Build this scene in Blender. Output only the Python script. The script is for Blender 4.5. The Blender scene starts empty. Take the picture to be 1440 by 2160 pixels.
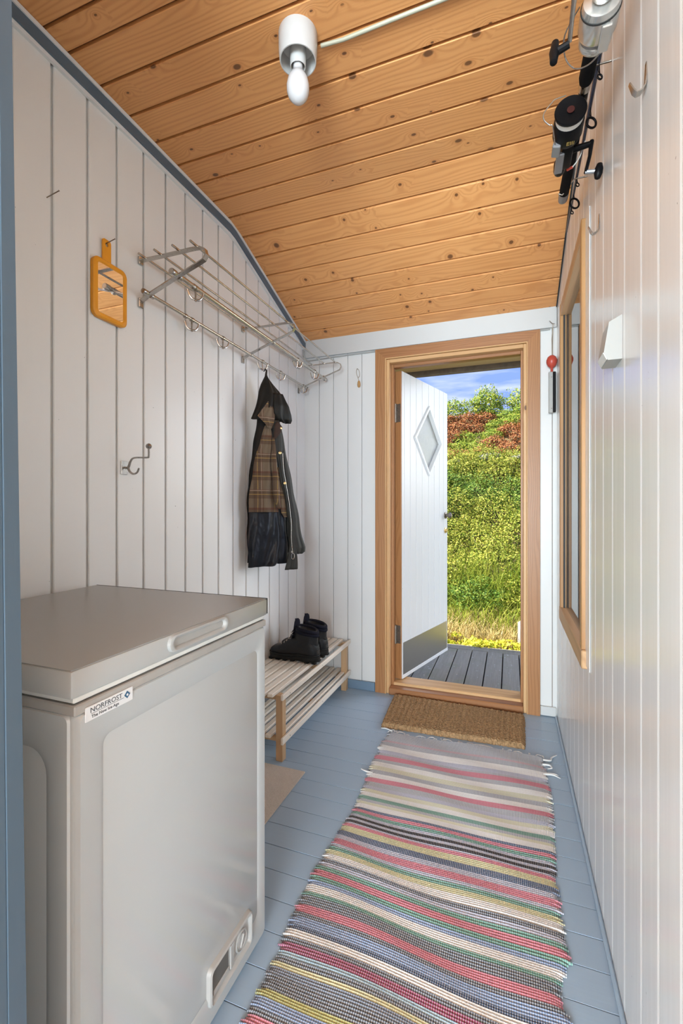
import bpy, bmesh, math, random
import numpy as np
from mathutils import Vector, Matrix

# ------------------------------------------------------------------ camera, world, lights
sc = bpy.context.scene
COL = sc.collection
cam_d = bpy.data.cameras.new('camera'); cam = bpy.data.objects.new('camera', cam_d); COL.objects.link(cam)
cam.location = (0, 0, 1.10)
cam.rotation_euler = (math.radians(90), 0, math.radians(20.335))
cam_d.sensor_fit = 'AUTO'; cam_d.sensor_width = 36
cam_d.lens = 957.6 / 2160 * 36
cam_d.shift_y = -9.1 / 2160
cam_d.clip_start = 0.02; cam_d.clip_end = 200
sc.camera = cam
sc.view_settings.view_transform = 'Standard'
sc.view_settings.look = 'None'
sc.view_settings.gamma = 1
sc.view_settings.exposure = 0.62
sc.view_settings.use_curve_mapping = False

world = bpy.data.worlds.new('sky'); sc.world = world; world.use_nodes = True
def build_world():
    nt = world.node_tree; nt.nodes.clear()
    out = nt.nodes.new('ShaderNodeOutputWorld'); bg = nt.nodes.new('ShaderNodeBackground')
    tc = nt.nodes.new('ShaderNodeTexCoord'); mp = nt.nodes.new('ShaderNodeMapping')
    mp.inputs['Scale'].default_value = (1.6, 1.6, 9.0)
    ns = nt.nodes.new('ShaderNodeTexNoise'); ns.inputs['Scale'].default_value = 2.6; ns.inputs['Detail'].default_value = 5
    cr = nt.nodes.new('ShaderNodeValToRGB')
    cr.color_ramp.elements[0].position = .50; cr.color_ramp.elements[0].color = (.26, .40, .96, 1)
    cr.color_ramp.elements[1].position = .70; cr.color_ramp.elements[1].color = (.80, .87, 1.0, 1)
    nt.links.new(tc.outputs['Generated'], mp.inputs['Vector']); nt.links.new(mp.outputs[0], ns.inputs['Vector'])
    nt.links.new(ns.outputs['Fac'], cr.inputs['Fac']); nt.links.new(cr.outputs[0], bg.inputs['Color'])
    bg.inputs['Strength'].default_value = .82
    nt.links.new(bg.outputs[0], out.inputs['Surface'])
build_world()

def lamp(name, kind, loc, energy, color, size=None, aim=None, sizey=None):
    d = bpy.data.lights.new(name, kind); d.energy = energy; d.color = color
    if kind == 'AREA':
        d.shape = 'RECTANGLE'; d.size = size; d.size_y = sizey or size
    o = bpy.data.objects.new(name, d); COL.objects.link(o); o.location = loc
    v = (Vector(aim) - Vector(loc)).normalized()
    o.rotation_euler = v.to_track_quat('-Z', 'Y').to_euler()
    return o
sun = lamp('sun', 'SUN', (-4, -4, 9), 13.5, (1.0, .94, .78), aim=(-4 + .56, -4 + .22, 9 - .80)); sun.data.angle = .009
# daylight from the open sky beside the porch, and an added fill lamp in an invented room behind the camera
lamp('porch_daylight', 'AREA', (3.3, 5.7, 2.3), 95, (.93, .99, 1.0), 2.4, aim=(-.5, 2.3, 1.1), sizey=2.2)
lamp('back_room_fill', 'AREA', (-.15, -3.75, 1.15), 380, (.77, .92, 1.0), 2.7, aim=(-.30, 1.6, 2.1), sizey=1.6)

lamp('side_window_daylight', 'AREA', (1.45, 2.10, 1.50), 14, (.86, .96, 1.0), 1.0, aim=(-1.2, 1.2, 1.35), sizey=1.5)

random.seed(7); rng = np.random.default_rng(11)

# ------------------------------------------------------------------ node helpers
class NT:
    def __init__(s, name):
        s.m = bpy.data.materials.new(name); s.m.use_nodes = True
        s.t = s.m.node_tree; s.b = s.t.nodes['Principled BSDF']; s.out = s.t.nodes['Material Output']
    def n(s, typ, **kw):
        nd = s.t.nodes.new('ShaderNode' + typ)
        for k, v in kw.items():
            if k in ('operation', 'blend_type', 'data_type', 'feature', 'wave_type', 'bands_direction', 'distance', 'noise_dimensions', 'uv_map', 'clamp_factor'):
                setattr(nd, k, v)
            else:
                nd.inputs[k].default_value = v
        return nd
    def l(s, a, b): s.t.links.new(a, b)
    def val(s, sock, v):
        if hasattr(v, 'is_linked'): s.l(v, sock)
        else: sock.default_value = v
    def math(s, op, a, b=0.0, c=0.0, clamp=False):
        nd = s.t.nodes.new('ShaderNodeMath'); nd.operation = op; nd.use_clamp = clamp
        s.val(nd.inputs[0], a); s.val(nd.inputs[1], b)
        if op in ('MULTIPLY_ADD', 'SMOOTH_MIN', 'COMPARE', 'WRAP'): s.val(nd.inputs[2], c)
        return nd.outputs[0]
    def vmath(s, op, a, b=None):
        nd = s.t.nodes.new('ShaderNodeVectorMath'); nd.operation = op
        s.val(nd.inputs[0], a)
        if b is not None: s.val(nd.inputs[1], b)
        return nd.outputs[0]
    def mix(s, f, a, b, blend='MIX'):
        nd = s.t.nodes.new('ShaderNodeMix'); nd.data_type = 'RGBA'; nd.blend_type = blend
        s.val(nd.inputs['Factor'], f)
        for sk, v in ((nd.inputs[6], a), (nd.inputs[7], b)):
            if hasattr(v, 'is_linked'): s.l(v, sk)
            else: sk.default_value = tuple(v)[:3] + (1,)
        return nd.outputs[2]
    def step(s, v, lo, hi):
        nd = s.t.nodes.new('ShaderNodeMapRange'); nd.interpolation_type = 'SMOOTHSTEP'
        s.val(nd.inputs[0], v); nd.inputs[1].default_value = lo; nd.inputs[2].default_value = hi
        return nd.outputs[0]
    def pos(s): return s.n('NewGeometry').outputs['Position']
    def obj(s): return s.n('TexCoord').outputs['Object']
    def rnd(s): return s.n('ObjectInfo').outputs['Random']
    def island(s): return s.n('NewGeometry').outputs['Random Per Island']
    def noise(s, vec, scale, detail=3, rough=.55):
        nd = s.n('TexNoise', Scale=scale, Detail=detail, Roughness=rough); s.l(vec, nd.inputs['Vector']); return nd.outputs['Fac']
    def bump(s, h, strength=.3, dist=.002):
        nd = s.n('Bump', Strength=strength, Distance=dist); s.l(h, nd.inputs['Height']); s.l(nd.outputs[0], s.b.inputs['Normal'])
    def set(s, col=None, rough=.5, metal=0.0, spec=.5, trans=0.0, ior=1.45, coat=0.0, sheen=0.0):
        if col is not None: s.val(s.b.inputs['Base Color'], col if hasattr(col, 'is_linked') else tuple(col)[:3] + (1,))
        s.val(s.b.inputs['Roughness'], rough); s.val(s.b.inputs['Metallic'], metal)
        s.b.inputs['Specular IOR Level'].default_value = spec
        s.b.inputs['Transmission Weight'].default_value = trans; s.b.inputs['IOR'].default_value = ior
        s.b.inputs['Coat Weight'].default_value = coat; s.b.inputs['Coat Roughness'].default_value = .12
        s.b.inputs['Sheen Weight'].default_value = sheen
        return s.m

def plain(name, col, rough=.5, metal=0.0, var=.08, scale=30, bump=0.0, **kw):
    t = NT(name)
    nz = t.noise(t.pos(), scale, 4)
    c2 = tuple(max(0, c * (1 - var * 2)) for c in col)
    t.set(t.mix(nz, c2, tuple(min(1, c * (1 + var)) for c in col)), rough, metal, **kw)
    if bump: t.bump(nz, .5, bump)
    return t.m

def painted(name, col, axis, rough=.32, var=.05, grain=.0007):
    """painted wood: fine grain relief along one axis, tiny chips, slight board-to-board tone"""
    t = NT(name); p = t.pos()
    sc3 = [55, 55, 55]; sc3[axis] = 2.2
    g = t.noise(t.vmath('MULTIPLY', t.vmath('ADD', p, t.vmath('MULTIPLY', (13.0, 7.0, 5.0), t.n('CombineXYZ').outputs[0]) if False else p), tuple(x * .5 for x in sc3)), 1.0, 5, .6)
    soft = t.noise(p, 3.5, 2)
    r = t.rnd()
    tone = t.math('ADD', t.math('MULTIPLY', r, var), t.math('MULTIPLY', soft, var))
    c = t.mix(tone, col, tuple(x * .80 for x in col))
    chip = t.noise(p, 70, 2)
    c = t.mix(t.step(chip, .775, .80), c, tuple(min(1, x * .45) for x in col))
    t.set(c, t.math('MULTIPLY_ADD', g, .18, rough - .07))
    t.bump(g, .45, grain)
    return t.m

def wood(name, light, dark, axis, knots=.0, ring=55, rough=.38, var=.3, knotcol=(.10, .035, .012), kscale=(4.2, 7.0), coat=0.0):
    """planed conifer wood: growth lines along axis bending round knots"""
    t = NT(name); p = t.pos(); r = t.rnd()
    comb = t.n('CombineXYZ'); 
    for i, k in enumerate((17.3, 9.1, 5.7)): t.l(t.math('MULTIPLY', r, k), comb.inputs[i])
    q = t.vmath('ADD', p, comb.outputs[0])
    s1 = [9, 9, 9]; s1[axis] = 1.1
    warp = t.noise(t.vmath('MULTIPLY', q, tuple(s1)), 1.0, 2)
    ks = [kscale[1]] * 3; ks[axis] = kscale[0]
    sx = t.n('SeparateXYZ'); t.l(q, sx.inputs[0])
    oth = [i for i in range(3) if i != axis]
    across = t.math('ADD', sx.outputs[oth[0]], sx.outputs[oth[1]])
    kv = t.n('CombineXYZ'); t.l(t.math('MULTIPLY', sx.outputs[axis], kscale[0]), kv.inputs[0]); t.l(t.math('MULTIPLY', across, kscale[1]), kv.inputs[1])
    vo = t.n('TexVoronoi', Scale=1.0, Randomness=1.0); vo.voronoi_dimensions = '2D'; t.l(kv.outputs[0], vo.inputs['Vector'])
    d = vo.outputs['Distance']
    sep = t.n('SeparateColor'); t.l(vo.outputs['Color'], sep.inputs[0])
    gate = t.step(sep.outputs[0], 1 - knots - .01, 1 - knots + .01)
    size = t.math('MULTIPLY_ADD', t.math('POWER', sep.outputs[1], 3.0), .11, .045)
    kd = t.math('DIVIDE', d, size)
    infl = t.math('MULTIPLY', gate, t.math('POWER', 2.718, t.math('MULTIPLY', d, -7.0)))
    ph = t.math('ADD', t.math('MULTIPLY', across, ring), t.math('MULTIPLY', warp, ring * .13))
    ph = t.math('ADD', ph, t.math('MULTIPLY', infl, ring * .075))
    w = t.math('MULTIPLY_ADD', t.math('SINE', t.math('MULTIPLY', ph, 6.283 * .35)), .5, .5)
    w = t.math('POWER', w, 2.2)
    s2 = [180, 180, 180]; s2[axis] = 5
    fine = t.noise(t.vmath('MULTIPLY', q, tuple(s2)), 1.0, 3)
    c = t.mix(t.math('MULTIPLY', w, .42), light, dark)
    c = t.mix(t.math('MULTIPLY', fine, .30), c, dark)
    big = t.noise(t.vmath('MULTIPLY', q, (1.5, 1.5, 1.5)), 1.0, 2)
    tone = t.math('ADD', t.math('MULTIPLY', r, var), t.math('MULTIPLY', big, var * .6))
    c = t.mix(tone, c, t.mix(1.0, c, (.72, .60, .50), 'MULTIPLY'))
    if knots > 0:
        km = t.math('MULTIPLY', gate, t.step(kd, 1.0, .55)) if False else t.math('MULTIPLY', gate, t.math('SUBTRACT', 1.0, t.step(kd, .55, 1.0)))
        halo = t.math('MULTIPLY', gate, t.math('SUBTRACT', 1.0, t.step(kd, .8, 2.4)))
        c = t.mix(t.math('MULTIPLY', halo, .45), c, dark)
        c = t.mix(t.math('MULTIPLY', km, .85), c, knotcol)
    t.set(c, rough, coat=coat)
    t.bump(t.math('ADD', t.math('MULTIPLY', w, .4), t.math('MULTIPLY', fine, .6)), .35, .0006)
    return t.m

def metal(name, col, rough=.25, wear=.15):
    t = NT(name); nz = t.noise(t.pos(), 90, 4)
    t.set(t.mix(t.math('MULTIPLY', t.step(nz, .5, .75), wear * 3), col, tuple(c * .45 for c in col)), t.math('MULTIPLY_ADD', nz, .25, rough - .1), 1.0)
    return t.m

def rag(name, col, speck, light=(.80, .82, .86)):
    """rag-rug weft with the pale warp threads showing through as small stitches"""
    t = NT(name); p = t.pos(); sx = t.n('SeparateXYZ'); t.l(p, sx.inputs[0])
    nz = t.noise(p, 160, 3); soft = t.noise(t.vmath('MULTIPLY', p, (6.0, 90.0, 20.0)), 1.0, 2)
    st = t.math('MULTIPLY_ADD', t.math('SINE', t.math('MULTIPLY', t.math('ADD', sx.outputs[0], t.math('MULTIPLY', nz, .0012)), 6.283 / .0052)), .5, .5)
    c = t.mix(t.math('MULTIPLY', soft, .55), col, tuple(x * .62 for x in col))
    c = t.mix(t.math('MULTIPLY', t.step(st, .45, .75), speck), c, light)
    t.set(c, .95, spec=.1, sheen=.25)
    t.bump(t.math('ADD', st, nz), .7, .0015)
    return t.m

def foliage(name, cols, trans=.35):
    t = NT(name); r = t.island()
    cr = t.n('ValToRGB'); el = cr.color_ramp.elements
    while len(el) < len(cols): el.new(.5)
    for i, c in enumerate(cols):
        el[i].position = i / max(1, len(cols) - 1); el[i].color = tuple(c) + (1,)
    t.l(r, cr.inputs['Fac'])
    t.set(cr.outputs[0], .55, spec=.25)
    tr = t.n('BsdfTranslucent'); t.l(cr.outputs[0], tr.inputs['Color'])
    ms = t.n('MixShader', Fac=trans); t.l(t.b.outputs[0], ms.inputs[1]); t.l(tr.outputs[0], ms.inputs[2]); t.l(ms.outputs[0], t.out.inputs['Surface'])
    return t.m

# ------------------------------------------------------------------ materials
M = {}
WHITE = (.78, .78, .77)
M['white_z'] = painted('white_wall_paint', WHITE, 2, .30)
M['white_gloss_z'] = painted('white_gloss_wall_paint', (.80, .80, .79), 2, .20, var=.04, grain=.0004)
M['white_far'] = painted('white_far_wall_paint', (.77, .77, .76), 2, .34)
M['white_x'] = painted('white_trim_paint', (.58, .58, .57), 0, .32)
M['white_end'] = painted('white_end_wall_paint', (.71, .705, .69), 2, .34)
M['white_y'] = painted('white_strip_paint', (.76, .76, .755), 1, .35)
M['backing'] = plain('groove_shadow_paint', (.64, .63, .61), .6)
M['seam'] = plain('dark_brown_seam', (.20, .13, .085), .7)  # dark brown backing between the far-wall boards
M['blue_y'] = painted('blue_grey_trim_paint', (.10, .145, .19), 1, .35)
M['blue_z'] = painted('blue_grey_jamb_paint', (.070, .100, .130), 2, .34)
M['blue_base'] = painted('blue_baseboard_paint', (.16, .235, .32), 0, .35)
M['floor'] = painted('blue_floor_paint', (.345, .462, .590), 0, .30, var=.12, grain=.0009)
M['bounce_floor'] = wood('pale_bounce_floor', (.58, .60, .60), (.50, .51, .51), 0, ring=200, rough=.5)  # unseen back-room floor, made pale to bounce light up to the ceiling
M['floor_gap'] = plain('floor_gap', (.05, .07, .09), .7)
M['pine_ceiling'] = wood('varnished_pine_ceiling', (.83, .405, .150), (.57, .215, .062), 0, knots=.40, ring=190, rough=.40, var=.26, kscale=(8.0, 12.0), coat=.05)
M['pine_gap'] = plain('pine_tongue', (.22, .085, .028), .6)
M['frame_z'] = wood('oiled_pine_frame_upright', (.42, .20, .08), (.24, .095, .03), 2, knots=.08, ring=230, rough=.4, var=.15)
M['frame_x'] = wood('oiled_pine_frame_head', (.38, .175, .072), (.21, .08, .027), 0, knots=.08, ring=230, rough=.4, var=.15)
M['jamb_z'] = wood('pale_pine_jamb', (.66, .41, .20), (.45, .22, .08), 2, knots=.05, ring=50, rough=.45, var=.1)
M['jamb_x'] = wood('pale_pine_jamb_head', (.66, .41, .20), (.45, .22, .08), 0, knots=.05, ring=50, rough=.45, var=.1)
M['sill'] = wood('red_brown_threshold', (.36, .16, .065), (.20, .075, .03), 0, knots=.05, ring=50, rough=.4, var=.1)
M['winwood'] = wood('window_pine', (.52, .29, .12), (.30, .13, .045), 2, knots=.05, ring=60, rough=.42, var=.15)
M['winwood_y'] = wood('window_pine_rail', (.60, .38, .20), (.36, .18, .075), 1, knots=.05, ring=60, rough=.45, var=.15)
M['slat'] = wood('pale_beech_slat', (.84, .78, .69), (.70, .61, .50), 1, ring=90, rough=.45, var=.12)
M['leg'] = wood('beech_leg', (.60, .40, .23), (.46, .27, .13), 2, ring=90, rough=.45, var=.12)
M['door_white'] = painted('white_door_paint', (.74, .74, .74), 2, .35, var=.03, grain=.0003)
M['glass'] = None
t = NT('window_glass'); g_ = t.n('BsdfGlossy', Roughness=.01); tr_ = t.n('BsdfTransparent'); fr_ = t.n('Fresnel', IOR=1.5); ms_ = t.n('MixShader'); t.l(fr_.outputs[0], ms_.inputs[0]); t.l(tr_.outputs[0], ms_.inputs[1]); t.l(g_.outputs[0], ms_.inputs[2]); t.l(ms_.outputs[0], t.out.inputs['Surface']); M['glass'] = t.m
t = NT('frosted_pane'); nz = t.noise(t.pos(), 45, 3); t.set(t.mix(nz, (.78, .80, .76), (.95, .95, .93)), .55, trans=.75, ior=1.3); t.bump(nz, .6, .004); M['frost'] = t.m
M['chrome'] = metal('nickel_plate', (.52, .49, .45), .20)
M['steel'] = metal('brushed_steel', (.42, .405, .385), .28)
t = NT('dull_kick_plate'); nz = t.noise(t.vmath('MULTIPLY', t.pos(), (8., 8., 160.)), 1.0, 3); t.set((.50, .49, .47), t.math('MULTIPLY_ADD', nz, .10, .27), 1.0); M['kick'] = t.m
M['oldsteel'] = metal('worn_hinge_steel', (.26, .225, .19), .45, .3)
M['brass'] = metal('brass', (.72, .55, .26), .3)
t = NT('mirror_silver'); t.set((.92, .92, .92), .02, 1.0); M['mirror'] = t.m
M['orange'] = plain('orange_plastic', (.80, .33, .025), .35, var=.05)
M['black'] = plain('black_plastic', (.006, .006, .007), .38, var=.2, spec=.12)
M['foam'] = plain('black_foam_grip', (.009, .009, .010), .85, var=.2, scale=300, bump=.0006, spec=.15)
M['silverp'] = plain('silver_plastic', (.60, .59, .56), .22, .75, var=.12)
M['greyp'] = plain('grey_plastic', (.25, .25, .26), .35, .3)
M['bluerod'] = plain('dark_blue_blank', (.022, .028, .055), .2, coat=.6)
M['line'] = plain('white_fishing_line', (.75, .74, .70), .45)
M['red'] = plain('red_plastic', (.50, .07, .045), .35)
M['darkred'] = plain('dark_red_print', (.045, .006, .006), .4)
M['gold'] = plain('gold_print', (.60, .44, .12), .4, .4)
M['porcelain'] = plain('white_porcelain', (.58, .57, .555), .2, var=.03)
M['bulb'] = plain('opal_bulb_glass', (.66, .655, .665), .12, var=.01, coat=.3)
M['conduit'] = plain('cream_conduit', (.42, .40, .30), .4)
M['fz_body'] = plain('white_enamel', (.455, .470, .468), .12, var=.015, scale=4)
M['fz_lid'] = plain('grey_lid_laminate', (.335, .348, .348), .30, var=.03, scale=6)
M['fz_edge'] = plain('grey_lid_edge', (.40, .405, .395), .28, var=.02, scale=6)
M['gasket'] = plain('white_gasket', (.74, .73, .69), .4)
M['rim'] = plain('grey_rim', (.40, .385, .36), .4)
M['rim2'] = plain('shaded_pocket_plastic', (.13, .125, .115), .5)
M['vent'] = plain('grey_vent_plastic', (.42, .415, .40), .35, var=.03)
M['darkp'] = plain('dark_slot', (.03, .03, .03), .6)
M['badge'] = plain('badge_plate', (.74, .745, .75), .25, var=.01)
M['ink'] = plain('grey_ink', (.10, .11, .12), .5)
M['blueink'] = plain('blue_ink', (.04, .12, .22), .4)
M['whitep'] = plain('white_plastic', (.38, .378, .36), .3, var=.03)
M['cord'] = plain('linen_cord', (.45, .38, .30), .8)
M['tan'] = plain('birch_float', (.50, .27, .10), .5)
M['jute'] = plain('coir', (.40, .245, .125), .95, var=.45, scale=120, bump=.006, spec=.1)
M['beige'] = None
t = NT('beige_woven'); p = t.pos(); sx = t.n('SeparateXYZ'); t.l(p, sx.inputs[0])
wv = t.math('MULTIPLY', t.math('SINE', t.math('MULTIPLY', sx.outputs[0], 6.283 / .006)), t.math('SINE', t.math('MULTIPLY', sx.outputs[1], 6.283 / .006)))
nz = t.noise(p, 200, 3); t.set(t.mix(t.math('MULTIPLY_ADD', wv, .4, nz), (.56, .48, .41), (.78, .71, .64)), .95, spec=.1); t.bump(wv, .8, .0015); M['beige'] = t.m
M['deck'] = None
t = NT('weathered_deck'); p = t.pos()
g = t.noise(t.vmath('MULTIPLY', p, (90.0, 4.0, 90.0)), 1.0, 4); m2 = t.noise(p, 9, 4); li = t.noise(p, 45, 4)
c = t.mix(g, (.19, .175, .14), (.36, .335, .28)); c = t.mix(t.math('MULTIPLY', t.step(m2, .5, .7), .45), c, (.20, .22, .14)); c = t.mix(t.step(li, .66, .72), c, (.55, .56, .52))
t.set(t.mix(t.math('MULTIPLY', t.rnd(), .35), c, (.15, .15, .15)), .8); t.bump(g, .6, .002); M['deck'] = t.m
M['soffit'] = wood('weathered_soffit', (.62, .46, .24), (.42, .28, .13), 0, knots=.05, ring=90, rough=.7)
M['beam'] = plain('weathered_beam', (.22, .175, .13), .8, var=.3, scale=18)
M['soil'] = plain('soil_and_litter', (.12, .095, .045), .95, var=.4, scale=14, bump=.02)
M['rock'] = plain('grey_rock', (.26, .26, .27), .85, var=.35, scale=9, bump=.015)
M['leather'] = None
t = NT('black_boot_leather'); nz = t.noise(t.pos(), 240, 4); t.set(t.mix(nz, (.007, .007, .008), (.016, .016, .017)), t.math('MULTIPLY_ADD', nz, .2, .34), spec=.3); t.bump(nz, .5, .0008); M['leather'] = t.m
M['rubber'] = plain('black_rubber', (.010, .010, .009), .6, var=.15, spec=.25)
M['lining'] = plain('navy_boot_lining', (.010, .010, .018), .85, spec=.15)
M['lace'] = plain('dark_lace', (.07, .07, .072), .7)
M['wax'] = None
t = NT('waxed_cotton'); p = t.pos(); nz = t.noise(p, 14, 5); t.set(t.mix(nz, (.006, .0055, .0045), (.018, .0165, .013)), t.math('MULTIPLY_ADD', nz, .3, .34), spec=.3); t.bump(nz, .5, .006); M['wax'] = t.m
M['waxgrey'] = None
t = NT('waxed_cotton_olive'); p = t.pos(); nz = t.noise(p, 16, 5); t.set(t.mix(nz, (.014, .0135, .011), (.050, .048, .041)), t.math('MULTIPLY_ADD', nz, .3, .40), spec=.3); t.bump(nz, .5, .005); M['waxgrey'] = t.m
t = NT('black_nylon_lining'); p = t.pos(); nz = t.noise(t.vmath('MULTIPLY', p, (9., 9., 6.)), 1.0, 3); t.set(t.mix(nz, (.005, .006, .009), (.012, .013, .018)), .33, spec=.28); t.bump(nz, .8, .02); M['nylon'] = t.m
M['velvet'] = plain('brown_corduroy', (.045, .022, .014), .8, var=.3)
def plaid(name):
    t = NT(name); uv = t.n('UVMap').outputs[0]; sx = t.n('SeparateXYZ'); t.l(uv, sx.inputs[0])
    u, v = sx.outputs[0], sx.outputs[1]
    def band(x, period, off, wid):
        f = t.math('FRACT', t.math('ADD', t.math('DIVIDE', x, period), off))
        return t.math('LESS_THAN', f, wid)
    c = t.mix(0.0, (.19, .142, .095), (.2, .2, .2))
    for x in (u, v):
        c = t.mix(t.math('MULTIPLY', band(x, .088, .0, .42), .52), c, (.085, .045, .030))
        c = t.mix(t.math('MULTIPLY', band(x, .088, .60, .10), .55), c, (.10, .022, .014))
        c = t.mix(t.math('MULTIPLY', band(x, .088, .80, .05), .45), c, (.52, .34, .10))
        c = t.mix(t.math('MULTIPLY', band(x, .176, .30, .035), .35), c, (.50, .42, .30))
    nz = t.noise(t.pos(), 300, 3)
    t.set(t.mix(t.math('MULTIPLY', nz, .4), c, t.mix(1.0, c, (.6, .6, .6), 'MULTIPLY')), .9, spec=.15, sheen=.1)
    return t.m
M['plaid'] = plaid('brown_plaid_lining')
SP = .62
RAG = {'grey': ((.36, .37, .40), .62), 'pink': ((.62, .21, .265), .22), 'white': ((.88, .89, .90), .1), 'lav': ((.46, .46, .55), .45), 'cream': ((.66, .64, .48), .3),
       'green': ((.15, .32, .255), .32), 'navy': ((.075, .11, .19), .42), 'black': ((.030, .022, .024), .22), 'yellow': ((.64, .60, .36), .22), 'dgrey': ((.13, .145, .175), .50),
       'blue': ((.25, .34, .52), .42), 'maroon': ((.32, .06, .13), .38), 'lblue': ((.36, .48, .55), .3), 'bgrey': ((.19, .225, .29), .4), 'olive': ((.50, .48, .19), .2), 'mpink': ((.52, .34, .37), .45)}
for k, (c, s) in RAG.items(): M['rag_' + k] = rag('rag_' + k, tuple(min(.93, x * f) for x, f in zip(c, (1.18, 1.22, 1.27))), s)
M['fringe'] = plain('white_cotton_fringe', (.78, .77, .74), .9, var=.06)

# ------------------------------------------------------------------ mesh helpers
WO = {}
class MB:
    def __init__(s): s.bm = bmesh.new(); s.uv = None
    def box(s, c, size, rot=None, bev=0.0, seg=1):
        r = bmesh.ops.create_cube(s.bm, size=1.0); vs = r['verts']
        for v in vs: v.co = Vector((v.co.x * size[0], v.co.y * size[1], v.co.z * size[2]))
        if bev > 0:
            es = list({e for v in vs for e in v.link_edges})
            rr = bmesh.ops.bevel(s.bm, geom=es, offset=bev, segments=seg, affect='EDGES', profile=.5)
            vs = list({v for f in rr['faces'] for v in f.verts} | {v for v in vs if v.is_valid})
        mtx = Matrix.Translation(Vector(c)) @ (rot.to_4x4() if rot is not None else Matrix())
        bmesh.ops.transform(s.bm, matrix=mtx, verts=vs); return s
    def b(s, x0, x1, y0, y1, z0, z1, bev=0.0, seg=1):
        return s.box(((x0 + x1) / 2, (y0 + y1) / 2, (z0 + z1) / 2), (abs(x1 - x0), abs(y1 - y0), abs(z1 - z0)), None, bev, seg)
    def tube(s, pts, r, n=8, closed=False, flat=1.0, sm=0):
        pts = [Vector(p) for p in pts]
        if sm:      # resample the path as a smooth curve
            rs0 = r if isinstance(r, (list, tuple)) else [r] * len(pts); P2, R2 = [], []
            for i in range(len(pts) - 1):
                a, b, c, d = pts[max(0, i - 1)], pts[i], pts[i + 1], pts[min(len(pts) - 1, i + 2)]
                for k in range(sm):
                    u = k / sm; P2.append(.5 * ((2 * b) + (c - a) * u + (2 * a - 5 * b + 4 * c - d) * u * u + (3 * b - a - 3 * c + d) * u ** 3)); R2.append(rs0[i] * (1 - u) + rs0[i + 1] * u)
            pts, r = P2 + [pts[-1]], R2 + [rs0[-1]]
        m = len(pts)
        rs = r if isinstance(r, (list, tuple)) else [r] * m
        rings = []; prev = None
        for i, p in enumerate(pts):
            if closed: tg = (pts[(i + 1) % m] - pts[i - 1]).normalized()
            else: tg = (pts[min(i + 1, m - 1)] - pts[max(i - 1, 0)]).normalized()
            if prev is None:
                a = Vector((0, 0, 1)) if abs(tg.z) < .9 else Vector((1, 0, 0))
                u = tg.cross(a).normalized()
            else:
                u = (prev - tg * prev.dot(tg))
                u = u.normalized() if u.length > 1e-6 else tg.orthogonal().normalized()
            prev = u; w = tg.cross(u)
            rings.append([s.bm.verts.new(p + (u * math.cos(2 * math.pi * k / n) + w * math.sin(2 * math.pi * k / n) * flat) * rs[i]) for k in range(n)])
        for i in range(m if closed else m - 1):
            A, B = rings[i], rings[(i + 1) % m]
            for k in range(n): s.bm.faces.new((A[k], A[(k + 1) % n], B[(k + 1) % n], B[k]))
        if not closed:
            s.bm.faces.new(rings[0][::-1]); s.bm.faces.new(rings[-1])
        return s
    def lathe(s, prof, o, ax=(0, 0, 1), n=24, cap=True):
        ax = Vector(ax).normalized(); u = ax.orthogonal().normalized(); w = ax.cross(u); o = Vector(o)
        rings = [[s.bm.verts.new(o + ax * h + (u * math.cos(2 * math.pi * k / n) + w * math.sin(2 * math.pi * k / n)) * max(r, 1e-5)) for k in range(n)] for r, h in prof]
        for A, B in zip(rings, rings[1:]):
            for k in range(n): s.bm.faces.new((A[k], A[(k + 1) % n], B[(k + 1) % n], B[k]))
        if cap: s.bm.faces.new(rings[0][::-1]); s.bm.faces.new(rings[-1])
        return s
    def loft(s, rings, cap=True, closed=True):
        R = [[s.bm.verts.new(Vector(p)) for p in rg] for rg in rings]; n = len(R[0])
        for A, B in zip(R, R[1:]):
            for k in range(n if closed else n - 1): s.bm.faces.new((A[k], A[(k + 1) % n], B[(k + 1) % n], B[k]))
        if cap: s.bm.faces.new(R[0][::-1]); s.bm.faces.new(R[-1])
        return s
    def prism(s, poly, axis, a0, a1):
        """extrude a 2D polygon along a world axis; poly in the other two axes in order"""
        def P(q, a):
            if axis == 0: return (a, q[0], q[1])
            if axis == 1: return (q[0], a, q[1])
            return (q[0], q[1], a)
        A = [s.bm.verts.new(P(q, a0)) for q in poly]; B = [s.bm.verts.new(P(q, a1)) for q in poly]; n = len(poly)
        s.bm.faces.new(A[::-1]); s.bm.faces.new(B)
        for k in range(n): s.bm.faces.new((A[k], A[(k + 1) % n], B[(k + 1) % n], B[k]))
        return s
    def build(s, name, mat, parent=None, origin=None, smooth=False):
        bmesh.ops.recalc_face_normals(s.bm, faces=s.bm.faces)
        o3 = Vector(WO[parent]) if parent is not None else Vector(origin if origin is not None else (0, 0, 0))
        for v in s.bm.verts: v.co -= o3
        me = bpy.data.meshes.new(name); s.bm.to_mesh(me); s.bm.free()
        return link(name, me, mat, parent, o3, smooth)
def link(name, me, mat, parent=None, o3=(0, 0, 0), smooth=False):
    if smooth:
        me.polygons.foreach_set('use_smooth', [True] * len(me.polygons))
        if smooth != 'all': me.set_sharp_from_angle(angle=math.radians(42))
    me.materials.append(M[mat] if isinstance(mat, str) else mat)
    o = bpy.data.objects.new(name, me); COL.objects.link(o)
    if parent is not None: o.parent = parent
    else: o.location = o3
    WO[o] = tuple(o3); return o
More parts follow.
